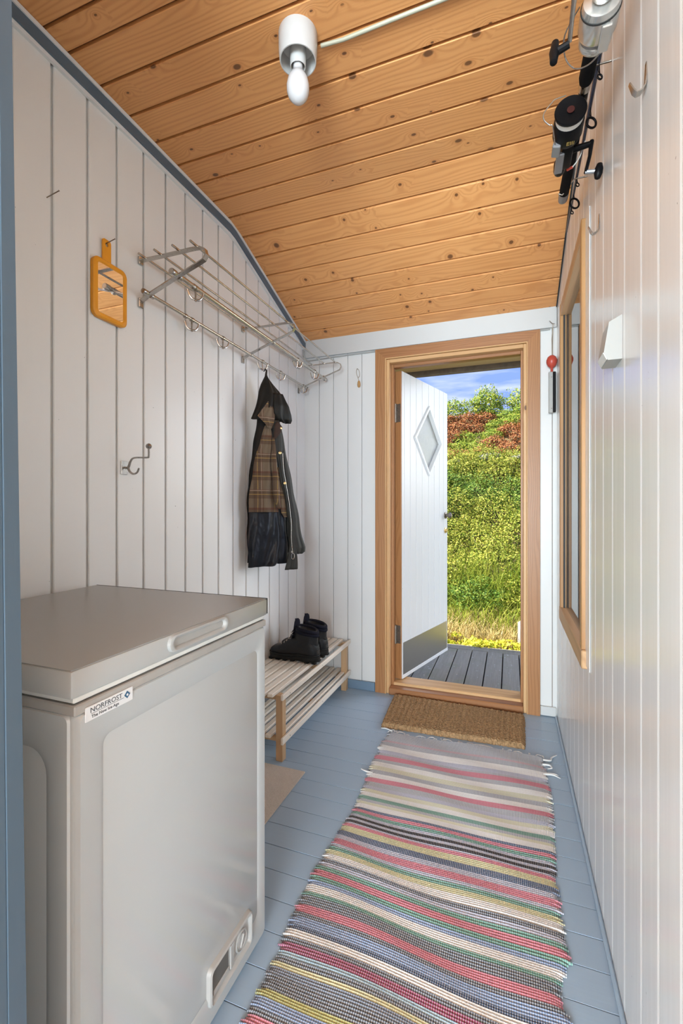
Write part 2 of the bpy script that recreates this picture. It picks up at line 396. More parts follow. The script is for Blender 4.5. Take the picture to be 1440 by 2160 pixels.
def pyd(name, verts, faces, mat, parent=None, origin=(0, 0, 0), smooth=False, uvs=None):
    o3 = np.array(WO[parent] if parent is not None else origin)
    me = bpy.data.meshes.new(name); me.from_pydata((np.array(verts) - o3).tolist(), [], faces); me.update()
    if uvs is not None:
        l = me.uv_layers.new(name='UVMap'); vi = np.empty(len(me.loops), dtype=np.int32); me.loops.foreach_get('vertex_index', vi)
        l.data.foreach_set('uv', np.array(uvs, dtype=np.float32)[vi].ravel())
    return link(name, me, mat, parent, tuple(o3), smooth)
def tag(o, label=None, cat=None, group=None, kind=None):
    if label: o['label'] = label
    if cat: o['category'] = cat
    if group: o['group'] = group
    if kind: o['kind'] = kind
    return o
def thing(name, label, cat, loc, group=None):
    o = bpy.data.objects.new(name, None); o.empty_display_size = .05; COL.objects.link(o); o.location = loc
    WO[o] = tuple(loc); return tag(o, label, cat, group)
def copy_tree(o, delta, label=None):
    c = o.copy(); COL.objects.link(c); c.location = Vector(o.location) + Vector(delta); WO[c] = tuple(Vector(WO[o]) + Vector(delta))
    if label: c['label'] = label
    def kids(src, dst):
        for ch in [x for x in bpy.data.objects if x.parent == src]:
            k = ch.copy(); COL.objects.link(k); k.parent = dst; kids(ch, k)
    kids(o, c); return c
def struct(o, label=None): return tag(o, label, None, None, 'structure')
def text(body, size, mat, name, parent, mtx, extrude=.0002):
    cu = bpy.data.curves.new(name, 'FONT'); cu.body = body; cu.size = size; cu.extrude = extrude; cu.resolution_u = 3
    tmp = bpy.data.objects.new('tmp', cu); COL.objects.link(tmp)
    bpy.context.view_layer.update()
    me = bpy.data.meshes.new_from_object(tmp.evaluated_get(bpy.context.evaluated_depsgraph_get()))
    bpy.data.objects.remove(tmp); me.name = name
    me.transform(Matrix.Translation(-Vector(WO[parent])) @ mtx)
    me.materials.clear()
    return link(name, me, mat, parent, WO[parent])

XL, XR, YF = -1.225, .232, 2.63          # inner faces of the side walls and the far wall
ZC, YK, ZFAR = 2.426, 1.815, 2.146       # flat ceiling height, where it starts to slope, height at the far wall
def zceil(y): return ZC if y <= YK else ZC - (ZC - ZFAR) * (y - YK) / (YF - YK)

# ------------------------------------------------------------------ floor
fl = struct(MB().b(-2.3, 2.4, -4.0, .5, -.12, -.014).b(-2.3, XR + .05, .5, YF + .14, -.12, -.014).build('floor', 'floor_gap'))
ys = [YF + .12, 2.545, 2.445, 2.347, 2.248, 2.148, 2.055, 1.955, 1.860, 1.770, 1.675, 1.585, 1.493, 1.405, 1.312, 1.222, 1.13, 1.04, .95, .86, .77, .68, .59, .5]
while ys[-1] > -3.9: ys.append(ys[-1] - .092)
for i in range(len(ys) - 1):
    MB().b(-2.3, XR + .03 if ys[i] > .25 else 2.4, ys[i + 1] + .0012, ys[i] - .0012, -.02, random.uniform(-.0006, .0), .0004).build('floor_plank', 'floor' if ys[i] > .25 else 'bounce_floor', fl)

# ------------------------------------------------------------------ side walls: tongue-and-groove boards
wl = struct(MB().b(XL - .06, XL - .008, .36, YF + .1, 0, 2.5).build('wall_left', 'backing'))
gl = [.815, .929, 1.045, 1.157, 1.275, 1.386, 1.498, 1.608, 1.719, 1.835, 1.946, 2.064, 2.180, 2.292, 2.405, 2.517, YF + .02]
g0 = gl[0]
while g0 > .37: g0 -= .114; gl.insert(0, g0)
def upright(x_face, sgn, y0, y1, z0, f_top, mat, parent, thick=.0045, ch=.0020, cd=None):
    """one vertical board on a side wall, top cut to the ceiling line"""
    mb = MB(); x_b = x_face + sgn * (thick + .002)
    cd = cd or ch; prof = [(x_b, y0), (x_face + sgn * cd, y0), (x_face, y0 + ch), (x_face, y1 - ch), (x_face + sgn * cd, y1), (x_b, y1)]
    A = [mb.bm.verts.new((x, y, z0)) for x, y in prof]; B = [mb.bm.verts.new((x, y, f_top(y))) for x, y in prof]
    mb.bm.faces.new(A[::-1]); mb.bm.faces.new(B)
    for k in range(6): mb.bm.faces.new((A[k], A[(k + 1) % 6], B[(k + 1) % 6], B[k]))
    return mb.build('board', mat, parent)
for a, b in zip(gl, gl[1:]):
    upright(XL, -1, a + .0046, b - .0046, 0, lambda y: zceil(y) + .01, 'white_z', wl)
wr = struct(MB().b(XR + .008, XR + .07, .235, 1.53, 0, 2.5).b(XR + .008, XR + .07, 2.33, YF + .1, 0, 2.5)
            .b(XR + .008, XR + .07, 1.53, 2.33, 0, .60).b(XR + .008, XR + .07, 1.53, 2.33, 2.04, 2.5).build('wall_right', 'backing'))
gr = [.784, .892, .998, 1.130, 1.252, 1.368, 1.487, 1.60, 1.715, 1.83, 1.945, 2.06, 2.175, 2.349, 2.405, 2.52, YF + .02]
g0 = gr[0]
while g0 > .35: g0 -= .114; gr.insert(0, g0)
for a, b in zip(gr, gr[1:]):
    lo, hi = a + .0004, b - .0004
    if a >= 1.55 and b <= 2.36:      # above and below the window
        upright(XR, 1, lo, hi, 0, lambda y: .62, 'white_gloss_z', wr, ch=.0065, cd=.0011)
        upright(XR, 1, lo, hi, 2.00, lambda y: zceil(y) + .01, 'white_gloss_z', wr, ch=.0065, cd=.0011)
    else:
        upright(XR, 1, lo, hi, 0, lambda y: zceil(y) + .01, 'white_gloss_z', wr, ch=.0065, cd=.0011)

# ------------------------------------------------------------------ far wall with its door opening
DX0, DX1, DZ = -.690, .090, 1.985
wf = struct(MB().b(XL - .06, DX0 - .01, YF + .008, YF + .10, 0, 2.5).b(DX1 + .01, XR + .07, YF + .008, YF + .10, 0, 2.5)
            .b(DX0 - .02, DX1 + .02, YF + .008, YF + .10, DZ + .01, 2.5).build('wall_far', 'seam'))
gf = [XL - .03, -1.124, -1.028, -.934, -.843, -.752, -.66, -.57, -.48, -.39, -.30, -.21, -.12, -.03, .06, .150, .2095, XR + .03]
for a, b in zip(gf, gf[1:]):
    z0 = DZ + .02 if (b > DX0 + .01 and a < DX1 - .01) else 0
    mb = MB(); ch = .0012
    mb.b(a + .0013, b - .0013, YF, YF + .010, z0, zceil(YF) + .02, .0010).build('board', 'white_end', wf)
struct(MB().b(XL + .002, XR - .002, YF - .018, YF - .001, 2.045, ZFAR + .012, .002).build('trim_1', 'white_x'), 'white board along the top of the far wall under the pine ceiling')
struct(MB().b(-1.20, -.757, YF - .016, YF - .001, 0, .052, .002).build('baseboard_far', 'blue_base'), 'blue painted baseboard of the far wall beside the shoe rack')
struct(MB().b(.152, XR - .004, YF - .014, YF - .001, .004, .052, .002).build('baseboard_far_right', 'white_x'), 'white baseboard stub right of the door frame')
mb = MB(); n = 40
for i in range(n):
    pass
mb.prism([(XR - .0005, -.001), (XR - .012, -.001), (XR - .009, .012), (XR - .0005, .016)], 1, .2, YF - .018) if False else mb.b(XR - .011, XR - .0005, .30, YF - .018, .0, .013, .004)
struct(mb.build('baseboard_right', 'floor'), 'thin blue strip where the right wall meets the floor')

# ------------------------------------------------------------------ pine ceiling
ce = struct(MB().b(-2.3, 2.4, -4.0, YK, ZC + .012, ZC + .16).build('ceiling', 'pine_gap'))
mb = MB(); A = [(-1.3, YK), (-1.3, YF + .12)]
mb.loft([[(x, YK, ZC + .012), (x, YF + .12, zceil(YF + .12) + .012), (x, YF + .12, zceil(YF + .12) + .13), (x, YK, ZC + .16)] for x in (XL - .06, XR + .1)])
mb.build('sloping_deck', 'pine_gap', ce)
cy = [.545, .66, .775, .892, .967, 1.078, 1.195, 1.314, 1.431, 1.540, 1.652, 1.770]
while cy[0] > -3.9: cy.insert(0, cy[0] - .114)
sl = [1.770, 1.887, 2.0, 2.112, 2.222, 2.332, 2.43, 2.535, YF + .03]
def ceil_board(y0, y1, f):
    mb = MB(); g, ch = .0048, .0016
    prof = [(y0 + g, .016), (y0 + g, ch), (y0 + g + ch, 0), (y1 - g - ch, 0), (y1 - g, ch), (y1 - g, .016)]
    mb.loft([[(x, y, f(y) + h) for y, h in prof] for x in (XL - .02 if y0 > .3 else -2.28, XR + .012 if y0 > .2 else 2.38)])
    return mb.build('ceiling_board', 'pine_ceiling', ce)
for a, b in zip(cy, cy[1:]): ceil_board(a, b, lambda y: ZC)
for a, b in zip(sl, sl[1:]): ceil_board(a, b, lambda y: zceil(y) if y > YK else ZC)
# trim where the left wall meets the ceiling: white bead, blue-grey band, white bead
def edge_trim(name, mat, x1, h0, h1, label):
    mb = MB(); st = [.37, 1.0, YK - .02, YK + .02, 2.2, YF - .02]
    mb.loft([[(XL + .0005, y, zceil(y) - h1), (XL + x1, y, zceil(y) - h1), (XL + x1, y, zceil(y) - h0), (XL + .0005, y, zceil(y) - h0)] for y in st])
    return struct(mb.build(name, mat), label)
edge_trim('trim_2', 'white_y', .020, .002, .014, 'white bead between ceiling and blue-grey trim on the left wall')
edge_trim('trim_3', 'blue_y', .016, .014, .049, 'blue-grey painted trim along the top of the left wall')
edge_trim('trim_4', 'white_y', .010, .049, .061, 'thin white bead under the blue-grey trim on the left wall')
mb = MB(); st = [1.53, YK, 2.2, YF - .02]
mb.loft([[(XR - .006, y, zceil(y) - .006), (XR - .0005, y, zceil(y) - .006), (XR - .0005, y, zceil(y) - .001), (XR - .006, y, zceil(y) - .001)] for y in st])
struct(mb.build('trim_5', 'darkp'), 'dark line where the right wall meets the ceiling')

# ------------------------------------------------------------------ near doorway the camera stands in, and an invented, unseen room behind for the fill lamp
wn = MB().b(-2.3, -.556, .235, .352, 0, 2.5).b(-.556, XR + .06, .235, .352, 2.40, 2.5)
struct(wn.build('wall_near', 'white_far'))
mb = MB()
def slab(y0t, y1t, y0b, y1b, x0, x1):
    mb.loft([[(x0, y0b, 0), (x1, y0b, 0), (x1, y1b, 0), (x0, y1b, 0)], [(x0, y0t, 2.42), (x1, y0t, 2.42), (x1, y1t, 2.42), (x0, y1t, 2.42)]])
slab(.200, .3385, .215, .3615, -.556, -.5425)
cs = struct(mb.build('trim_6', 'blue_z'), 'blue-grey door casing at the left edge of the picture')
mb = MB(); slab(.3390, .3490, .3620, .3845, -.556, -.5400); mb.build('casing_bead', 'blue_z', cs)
struct(MB().b(-2.36, -2.3, -4.0, .24, 0, 2.5).build('wall_added_room_left', 'white_far'))
struct(MB().b(2.4, 2.46, -4.0, .24, 0, 2.5).build('wall_added_room_right', 'white_far'))
struct(MB().b(XR + .07, 2.4, .235, .352, 0, 2.5).build('wall_near_right', 'white_far'))
wb = MB().b(-2.36, -1.25, -4.06, -4.0, 0, 2.5).b(1.95, 2.46, -4.06, -4.0, 0, 2.5).b(-1.25, 1.95, -4.06, -4.0, 0, .3).b(-1.25, 1.95, -4.06, -4.0, 2.4, 2.5)
struct(wb.build('wall_added_room_back', 'white_far'))

# ------------------------------------------------------------------ door frame, leaf, threshold
tr = struct(MB().prism([(-.753, 0), (-.692, 0), (-.692, 1.985), (-.753, 2.042)], 1, YF - .020, YF).build('trim_7', 'frame_z'), 'reddish pine casing round the open front door')
MB().prism([(.089, .0), (.150, .0), (.150, 2.042), (.089, 1.985)], 1, YF - .020, YF).build('casing_side', 'frame_z', tr)
MB().prism([(-.753, 2.042), (-.692, 1.985), (.089, 1.985), (.150, 2.042)], 1, YF - .020, YF).build('casing_head', 'frame_x', tr)
for nm, mt, a in (('casing_bead', 'jamb_z', (-.6925, -.686, YF - .024, YF, 0, 1.985)), ('casing_bead', 'jamb_z', (.0835, .0895, YF - .024, YF, 0, 1.985)), ('casing_bead', 'jamb_x', (-.692, .089, YF - .024, YF, 1.979, 1.9855))):
    MB().b(*a, .002).build(nm, mt, tr)
fr = struct(MB().b(-.686, -.668, YF - .012, YF + .125, 0.0, 1.978, .002).build('trim_8', 'jamb_z'), 'pale pine door jamb with a rebate')
MB().b(.068, .0835, YF - .012, YF + .125, 0, 1.978, .002).build('jamb_side', 'jamb_z', fr)
MB().b(-.668, .068, YF - .012, YF + .125, 1.957, 1.978, .002).build('jamb_head', 'jamb_x', fr)
MB().b(-.668, -.652, YF + .028, YF + .070, .0, 1.957, .002).build('door_stop', 'frame_z', fr)
MB().b(.055, .068, YF + .028, YF + .070, .0, 1.957, .002).build('door_stop', 'frame_z', fr)
MB().b(-.652, .055, YF + .028, YF + .070, 1.938, 1.957, .002).build('door_stop', 'frame_x', fr)
th = struct(MB().b(-.668, .068, YF - .030, YF + .030, 0, .040, .004).build('trim_9', 'sill'), 'red-brown wooden threshold of the front door')
MB().b(-.668, .068, YF + .030, YF + .150, -.02, .054, .004).build('sill_board', 'jamb_x', th)

# door leaf: local frame s (along the leaf from the hinge), n (towards the room), z
LD = Vector((.269, .963, 0)).normalized(); LN = Vector((LD.y, -LD.x, 0)); L0 = Vector((-.613, 2.775, 0)) - LN * 0.0
L0 = Vector((-.6135, 2.714, 0)) + LD * .0
LW, LT, LZ0, LZ1 = .688, .036, .060, 1.930
def lp(s, d, z): return L0 + LD * s - LN * d + Vector((0, 0, z))     # d: depth behind the visible face
RL = Matrix((LD, -LN, Vector((0, 0, 1)))).transposed()
def lbox(mb, s0, s1, d0, d1, z0, z1, bev=0.0): return mb.box(lp((s0 + s1) / 2, (d0 + d1) / 2, (z0 + z1) / 2), (s1 - s0, d1 - d0, z1 - z0), RL, bev)
DC, DZC, DA, DB = .374, 1.549, .203, .222
dr = thing('door_1', 'white panelled front door standing open outward with a diamond window', 'door', tuple(lp(LW / 2, LT / 2, LZ0)))
dr['kind'] = 'structure'; del dr['category']
def diamond(sc_): return [(DC - DA * sc_, DZC), (DC, DZC - DB * sc_), (DC + DA * sc_, DZC), (DC, DZC + DB * sc_)]
def dpoly(mb, poly, d0, d1):
    A = [mb.bm.verts.new(lp(s, d0, z)) for s, z in poly]; B = [mb.bm.verts.new(lp(s, d1, z)) for s, z in poly]; k = len(poly)
    mb.bm.faces.new(A); mb.bm.faces.new(B[::-1])
    for i in range(k): mb.bm.faces.new((A[i], A[(i + 1) % k], B[(i + 1) % k], B[i]))
grooves = [0.0, .030, .106, .191, .276, .374, .463, .548, .620, LW]
def clip(poly, f):
    out = []
    for i, p in enumerate(poly):
        q = poly[(i + 1) % len(poly)]; a, b = f(p), f(q)
        if a >= 0: out.append(p)
        if a * b < 0: w = a / (a - b); out.append((p[0] + w * (q[0] - p[0]), p[1] + w * (q[1] - p[1])))
    return out
def door_piece(s0, s1, d0, d1, name, mat, par):
    """a vertical strip of the leaf with the diamond cut out, split into upper and lower pieces"""
    mb = MB()
    for sg in (1, -1):
        f = lambda p: sg * (p[1] - DZC) - DB * (1 - abs(p[0] - DC) / DA)
        mids = sorted({s0, s1} | {x for x in (DC - DA, DC, DC + DA) if s0 < x < s1})
        for a, b in zip(mids, mids[1:]):
            e = 1e-6; ze = LZ1 if sg > 0 else LZ0
            def edge(s): return DZC + sg * max(0.0, DB * (1 - abs(s - DC) / DA))
            poly = [(a, edge(a)), (b, edge(b)), (b, ze), (a, ze)]
            dpoly(mb, poly, d0, d1)
    return mb.build(name, mat, par)
door_piece(0, LW, .0130, LT, 'core', 'door_white', dr)
for a, b in zip(grooves, grooves[1:]):
    door_piece(a + .0032 if a else 0, b - .0032 if b < LW else LW, 0, .0128, 'board', 'door_white', dr)
lbox(MB(), -.0325, .0, .0, LT + .004, LZ0, LZ1 + .002, .002) if False else None
MB_edge = MB(); lbox(MB_edge, -.001, .0005, .002, LT, LZ0, LZ1, 0); MB_edge.bm.free()
# hinge-side edge is bare wood, set against the frame
mb = MB(); lbox(mb, -.012, -.0005, .001, LT + .010, LZ0, LZ1, .002); mb.build('hinge_stile', 'frame_z', dr)
# diamond window: bead frame and frosted pane
mb = MB(); o4, i4 = diamond(1.06), diamond(.955)
for d0, d1 in ((-.010, .0),):
    Of = [mb.bm.verts.new(lp(s, d0, z)) for s, z in o4]; If = [mb.bm.verts.new(lp(s, d0, z)) for s, z in i4]
    Ob = [mb.bm.verts.new(lp(s, d1, z)) for s, z in o4]; Ib = [mb.bm.verts.new(lp(s, d1 + .016, z)) for s, z in i4]
    for k in range(4):
        j = (k + 1) % 4
        mb.bm.faces.new((Of[k], Of[j], If[j], If[k])); mb.bm.faces.new((Of[k], Ob[k], Ob[j], Of[j])); mb.bm.faces.new((If[k], If[j], Ib[j], Ib[k])); mb.bm.faces.new((Ob[k], Ib[k], Ib[j], Ob[j]))
wf_ = mb.build('window_frame', 'door_white', dr)
mb = MB(); dpoly(mb, diamond(.985), .018, .022); mb.build('pane', 'frost', wf_)
kp = MB(); lbox(kp, .012, LW - .010, -.0015, 0, .082, .277, 0); kp.build('kick_plate', 'kick', dr)['label'] = 'brushed metal kick plate'
kb = MB(); lbox(kb, 0, LW, -.004, 0, LZ0, .081, .001); kb.build('weather_bar', 'door_white', dr)
for z in (1.675, .330):
    mb = MB(); lbox(mb, -.0135, .0005, .003, LT - .004, z - .055, z + .055, .001); mb.tube([lp(-.018, LT - .002, z - .056), lp(-.018, LT - .002, z + .056)], .007, 10)
    mb.build('hinge', 'oldsteel', dr, smooth=True)
mb = MB(); mb.lathe([(.024, 0), (.024, .006), (.012, .010), (.012, .022), (.020, .028), (.021, .040), (.012, .048)], lp(LW - .035, 0, 1.045), LN, 18); mb.build('latch_knob', 'oldsteel', dr, smooth=True)
mb = MB(); mb.lathe([(.021, 0), (.021, .005), (.011, .007), (.011, .014)], lp(LW - .035, 0, .937), LN, 18)
mb.box(lp(LW + .006, LT * .5, .937), (.014, .016, .030), RL, .002); mb.build('lock', 'brass', dr, smooth=True)

# ------------------------------------------------------------------ interior window in the right wall
win = struct(MB().b(XR - .014, XR + .03, 2.318, 2.350, .60, 2.04, .002).build('window_1', 'winwood'), 'tall pine-framed window in the right wall')
MB().b(XR - .014, XR + .03, 1.655, 1.690, .60, 2.04, .002).build('frame_side', 'winwood', win)
MB().b(XR - .012, XR + .03, 1.690, 2.318, 1.985, 2.04, .002).build('frame_head', 'winwood_y', win)
MB().b(XR - .016, XR + .03, 1.640, 2.352, .580, .640, .003).build('frame_sill', 'winwood_y', win)
MB().b(XR - .004, XR + .006, 1.690, 1.700, .64, 1.985, .001).build('glazing_bead', 'winwood', win)
MB().b(XR - .001, XR + .006, 2.306, 2.318, .64, 1.985, .001).build('glazing_bead', 'darkp', win)
MB().b(XR + .010, XR + .0135, 1.690, 2.318, .640, 1.985).build('pane', 'glass', win)
for a in ((1.655, 1.672, .60, 2.04), (2.334, 2.350, .60, 2.04), (1.672, 2.334, 2.022, 2.04), (1.672, 2.334, .58, .604)): MB().b(XR + .0305, XR + .13, *a).build('reveal', 'winwood', win)
struct(MB().b(XR - .0028, XR - .0005, 1.575, 1.652, .592, 2.03, .001).build('trim_10', 'white_gloss_z'), 'white board beside the right-wall window')

# ------------------------------------------------------------------ outside: eave, deck, hill
ev = struct(MB().b(-2.6, 1.6, YF + .13, 3.31, 2.106, 2.125).build('soffit', 'soffit'), 'wooden soffit of the eave above the open door')
for k in range(6): MB().b(-2.6, 1.6, YF + .152 + k * .0885, YF + .152 + k * .0885 + .0870, 2.097, 2.106, .001).build('soffit_board', 'soffit', ev)
MB().b(-2.6, 1.6, 3.315, 3.355, 2.062, 2.125, .004).build('fascia_beam', 'beam', ev)
roof = struct(MB().loft([[(x, -4.6, 2.62), (x, 1.9, 2.62), (x, 3.40, 2.127), (x, 3.40, 2.17), (x, 1.9, 2.66), (x, -4.6, 2.66)] for x in (-3.0, 2.9)]).build('roof', 'beam'))
struct(MB().b(XL - .20, DX0 - .02, YF + .101, YF + .15, -.4, 2.105).b(DX1 + .02, 1.6, YF + .101, YF + .15, -.4, 2.105).b(-2.6, XL - .20, YF + .101, YF + .15, -.4, 2.105).build('wall_outside', 'white_far'))
dk = struct(MB().b(-1.6, 1.3, 2.80, 3.95, -.20, -.125).build('deck', 'beam'), 'grey weathered wooden deck outside the door')
for k in range(-9, 11):
    x0 = -.291 + k * .1195
    MB().b(x0 + .004, x0 + .1155, YF + .155, 3.90 + random.uniform(-.01, .01), -.118, -.080 + random.uniform(-.002, .002), .002).build('deck_plank', 'deck', dk)
MB().b(-1.6, 1.3, 3.915, 4.03, -.118, -.082, .003).build('edge_plank', 'deck', dk)

def hz(x, y):
    """ground height of the bank behind the deck"""
    y = np.asarray(y, float); x = np.asarray(x, float)
    base = -.17 + .06 * np.clip(y - 4.0, 0, .6)
    r = np.clip(y - 4.55, 0, None)
    up = np.where(r < 2.45, r * .82, 2.45 * .82 + (r - 2.45) * .80)
    up = np.minimum(up, 2.78 + (r - 3.4) * .06)
    return base + up + .05 * np.sin(x * 2.3 + y * 1.7) + .04 * np.sin(x * 5.1 - y * 3.3)
nx, ny = 60, 90; gx = np.linspace(-7, 7, nx); gy = np.concatenate([np.linspace(2.7, 9, 75), np.linspace(9.3, 40, 15)])
XX, YY = np.meshgrid(gx, gy); ZZ = hz(XX, YY); ZZ[YY < 4.0] = -.22
vv = np.stack([XX, YY, ZZ], -1).reshape(-1, 3)
ff = [(j * nx + i, j * nx + i + 1, (j + 1) * nx + i + 1, (j + 1) * nx + i) for j in range(len(gy) - 1) for i in range(nx - 1)]
struct(pyd('ground', vv, ff, 'soil', smooth='all'), 'steep overgrown bank behind the house')

M['leaf_y'] = foliage('yellow_green_leaves', [(.060, .095, .010), (.17, .22, .022), (.30, .33, .045), (.44, .42, .085), (.10, .16, .015), (.36, .30, .06)])
M['leaf_g'] = foliage('green_leaves', [(.030, .075, .012), (.07, .15, .020), (.14, .23, .035), (.26, .32, .060), (.05, .11, .015)])
M['leaf_t'] = foliage('hilltop_leaves', [(.07, .14, .02), (.16, .26, .03), (.30, .36, .05), (.42, .42, .07)])
M['leaf_h'] = foliage('rusty_heather', [(.16, .045, .016), (.30, .095, .032), (.42, .17, .06), (.10, .03, .014), (.34, .22, .08)], .2)
M['leaf_b'] = foliage('bright_low_leaves', [(.36, .42, .03), (.55, .52, .06), (.62, .50, .07), (.25, .36, .03)])
M['grass_g'] = foliage('green_grass', [(.12, .19, .02), (.26, .32, .04), (.40, .42, .08), (.16, .25, .03)])
M['grass_d'] = foliage('dry_grass', [(.42, .34, .13), (.60, .50, .24), (.52, .38, .16), (.66, .58, .34)])
M['stem'] = plain('twig', (.10, .07, .035), .85, var=.3)

def leaves(cen, rad, n, size, shell=.55, updown=1.0):
    """leaf quads spread through the outer part of an ellipsoid"""
    d = rng.normal(size=(n, 3)); d /= np.linalg.norm(d, axis=1)[:, None]; d[:, 2] *= updown
    rr = shell + (1 - shell) * rng.random(n) ** .7
    lump = 1 + .22 * np.sin(d[:, 0] * 7 + cen[0] * 9) * np.cos(d[:, 1] * 6 + cen[1] * 5) + .15 * np.sin(d[:, 2] * 9 + cen[0] * 3)
    P = np.array(cen) + d * (rr * lump)[:, None] * np.array(rad)
    nrm = d * np.array([1, 1, 1.0]) + rng.normal(size=(n, 3)) * .75 + np.array([0, -.25, .35]); nrm /= np.linalg.norm(nrm, axis=1)[:, None]
    t1 = np.cross(nrm, rng.normal(size=(n, 3))); t1 /= np.linalg.norm(t1, axis=1)[:, None]; t2 = np.cross(nrm, t1)
    L = (size * (.6 + .8 * rng.random(n)))[:, None]
    V = np.stack([P - t1 * L * .5, P + t2 * L * .30 + nrm * L * .06, P + t1 * L * .5, P - t2 * L * .30 + nrm * L * .06], 1).reshape(-1, 3)
    F = [(4 * i, 4 * i + 1, 4 * i + 2, 4 * i + 3) for i in range(n)]
    return V, F
def shrub(name, x, y, rad, n, size, mat, label, group=None, lift=.55, stems=4):
    z = float(hz(x, y)); t_ = thing(name, label, 'shrub', (x, y, z - .02), group)
    V, F = leaves((x, y, z + rad[2] * lift), rad, n, size); pyd('foliage', V, F, mat, t_)
    mb = MB()
    for k in range(stems):
        a = random.uniform(0, 6.28); q = Vector((math.cos(a) * rad[0] * .6, math.sin(a) * rad[1] * .6, rad[2] * (.6 + .5 * random.random())))
        b = Vector((x, y, z - .03)); mb.tube([b + Vector((q.x * .1, q.y * .1, 0)), b + Vector((q.x * .5, q.y * .5, q.z * .55)), b + q], [.010, .007, .003], 5)
    mb.build('stem', 'stem', t_)
    return t_
def bank(name, spots, mat, label, cat):
    V, F, k = [], [], 0
    for c, rad, n_, size in spots:
        v, f = leaves(c, rad, n_, size); F += [tuple(q + k for q in w) for w in f]; V.append(v); k += len(v)
    return tag(pyd(name, np.concatenate(V), F, mat), label, cat, None, 'stuff')
spots = {'leaf_y': [], 'leaf_g': [], 'leaf_h': [], 'leaf_t': []}
for row, (yy, rz, m_) in enumerate([(4.82, .17, 'leaf_y'), (5.05, .26, 'leaf_g'), (5.40, .27, 'leaf_y'), (5.75, .27, 'leaf_y'), (6.10, .26, 'leaf_g'), (6.42, .26, 'leaf_y'), (6.72, .24, 'leaf_y')]):
    for k in range(-4, 4):
        x = -.35 + k * .46 + (.23 if row % 2 else 0) + random.uniform(-.06, .06); near = abs(x + .25) < .75
        y = yy + random.uniform(-.06, .06)
        spots[random.choice(['leaf_y', 'leaf_g', 'leaf_y', m_])].append(((x, y, float(hz(x, y)) + rz * .55), (.34, .30, rz * random.uniform(.9, 1.15)), 4300 if near else 1300, .024 if near else .045))
for row, yy in enumerate([7.02, 7.22, 7.42, 7.62, 7.82]):
    for k in range(-5, 5):
        x = -.30 + k * .30 + (.15 if row % 2 else 0) + random.uniform(-.08, .08)
        spots['leaf_h' if (row * 7 + k * 3) % 5 in (0, 2, 3) or (row == 0 and k % 3) else 'leaf_t'].append(((x, yy, float(hz(x, yy)) + .05), (.20, .15, .11), 1500 if abs(x + .25) < .8 else 500, .024))
bank('bank_foliage', spots['leaf_y'], 'leaf_y', 'yellow-green leafy undergrowth covering the bank outside', 'foliage')
bank('dark_bank_foliage', spots['leaf_g'], 'leaf_g', 'darker green leafy undergrowth patches on the bank outside', 'foliage')
bank('heather', spots['leaf_h'], 'leaf_h', 'rust-brown heather in the band below the hilltop', 'heather')
bank('ground_cover', spots['leaf_t'], 'leaf_t', 'fresh green low plants between the rust-brown heather', 'foliage')
shrub('hilltop_shrub', -.36, 8.05, (.28, .26, .29), 4200, .032, 'leaf_t', 'tallest green shrub on the hilltop against the sky')
for x, m_, lb in ((-.95, 'leaf_t', 'pale green shrub on the hilltop just right of the open door'), (.30, 'leaf_t', 'yellowish shrub on the hilltop beside the right door jamb')):
    shrub('hilltop_shrub', x, 8.05, (.42, .26, .24), 3600, .032, m_, lb)
def grass(name, n, fx, fy, h, mat, label, w=.004, lean=.5):
    x = fx(n); y = fy(n); z = hz(x, y) - .01; hh = h * (.5 + .7 * rng.random(n)); a = rng.random(n) * 6.283; le = lean * hh * (.3 + rng.random(n))
    dx, dy = np.cos(a) * le, np.sin(a) * le - .15 * hh; ww = w * (.6 + .8 * rng.random(n)); px, py = -np.sin(a) * ww, np.cos(a) * ww
    px = np.where(np.abs(px) < ww * .5, ww * .7, px)
    V = np.stack([np.stack([x - px, y - py, z], -1), np.stack([x + px, y + py, z], -1), np.stack([x + dx * .35 + px * .8, y + dy * .35 + py * .8, z + hh * .6], -1), np.stack([x + dx * .35 - px * .8, y + dy * .35 - py * .8, z + hh * .6], -1), np.stack([x + dx, y + dy, z + hh * .95], -1)], 1).reshape(-1, 3)
    F = []
    for i in range(n): k = 5 * i; F += [(k, k + 1, k + 2, k + 3), (k + 3, k + 2, k + 4)]
    return tag(pyd(name, V, F, mat), label, 'grass', None, 'stuff')
U = lambda a, b: (lambda n: a + (b - a) * rng.random(n))
grass('tall_grass', 3000, U(-1.6, 1.2), U(4.40, 4.85), .34, 'grass_g', 'tall green grass growing at the foot of the bank', .0035, .7)
grass('dry_grass', 5200, U(-1.6, 1.2), U(4.22, 4.62), .22, 'grass_d', 'straw-coloured dry grass between deck and bank', .003, .9)
grass('feathery_grass', 900, U(-.9, .6), U(4.7, 5.0), .50, 'grass_g', 'fine feathery bright green stalks above the grass', .003, .55)
V, F = [], []
for i in range(95):
    c = (random.uniform(-1.2, .8), 4.02 + abs(random.gauss(0, .11)), -.10 + random.random() * .05); v, f = leaves(c, (.07, .05, .025), 36, .034); F += [tuple(q + len(V) * 1 for q in w) for w in f] if False else [tuple(q + sum(len(z) for z in V) for q in w) for w in f]; V.append(v)
tag(pyd('creeping_weeds', np.concatenate(V), F, 'leaf_b'), 'sunlit yellow-green weeds creeping over the deck edge', 'weeds', None, 'stuff')
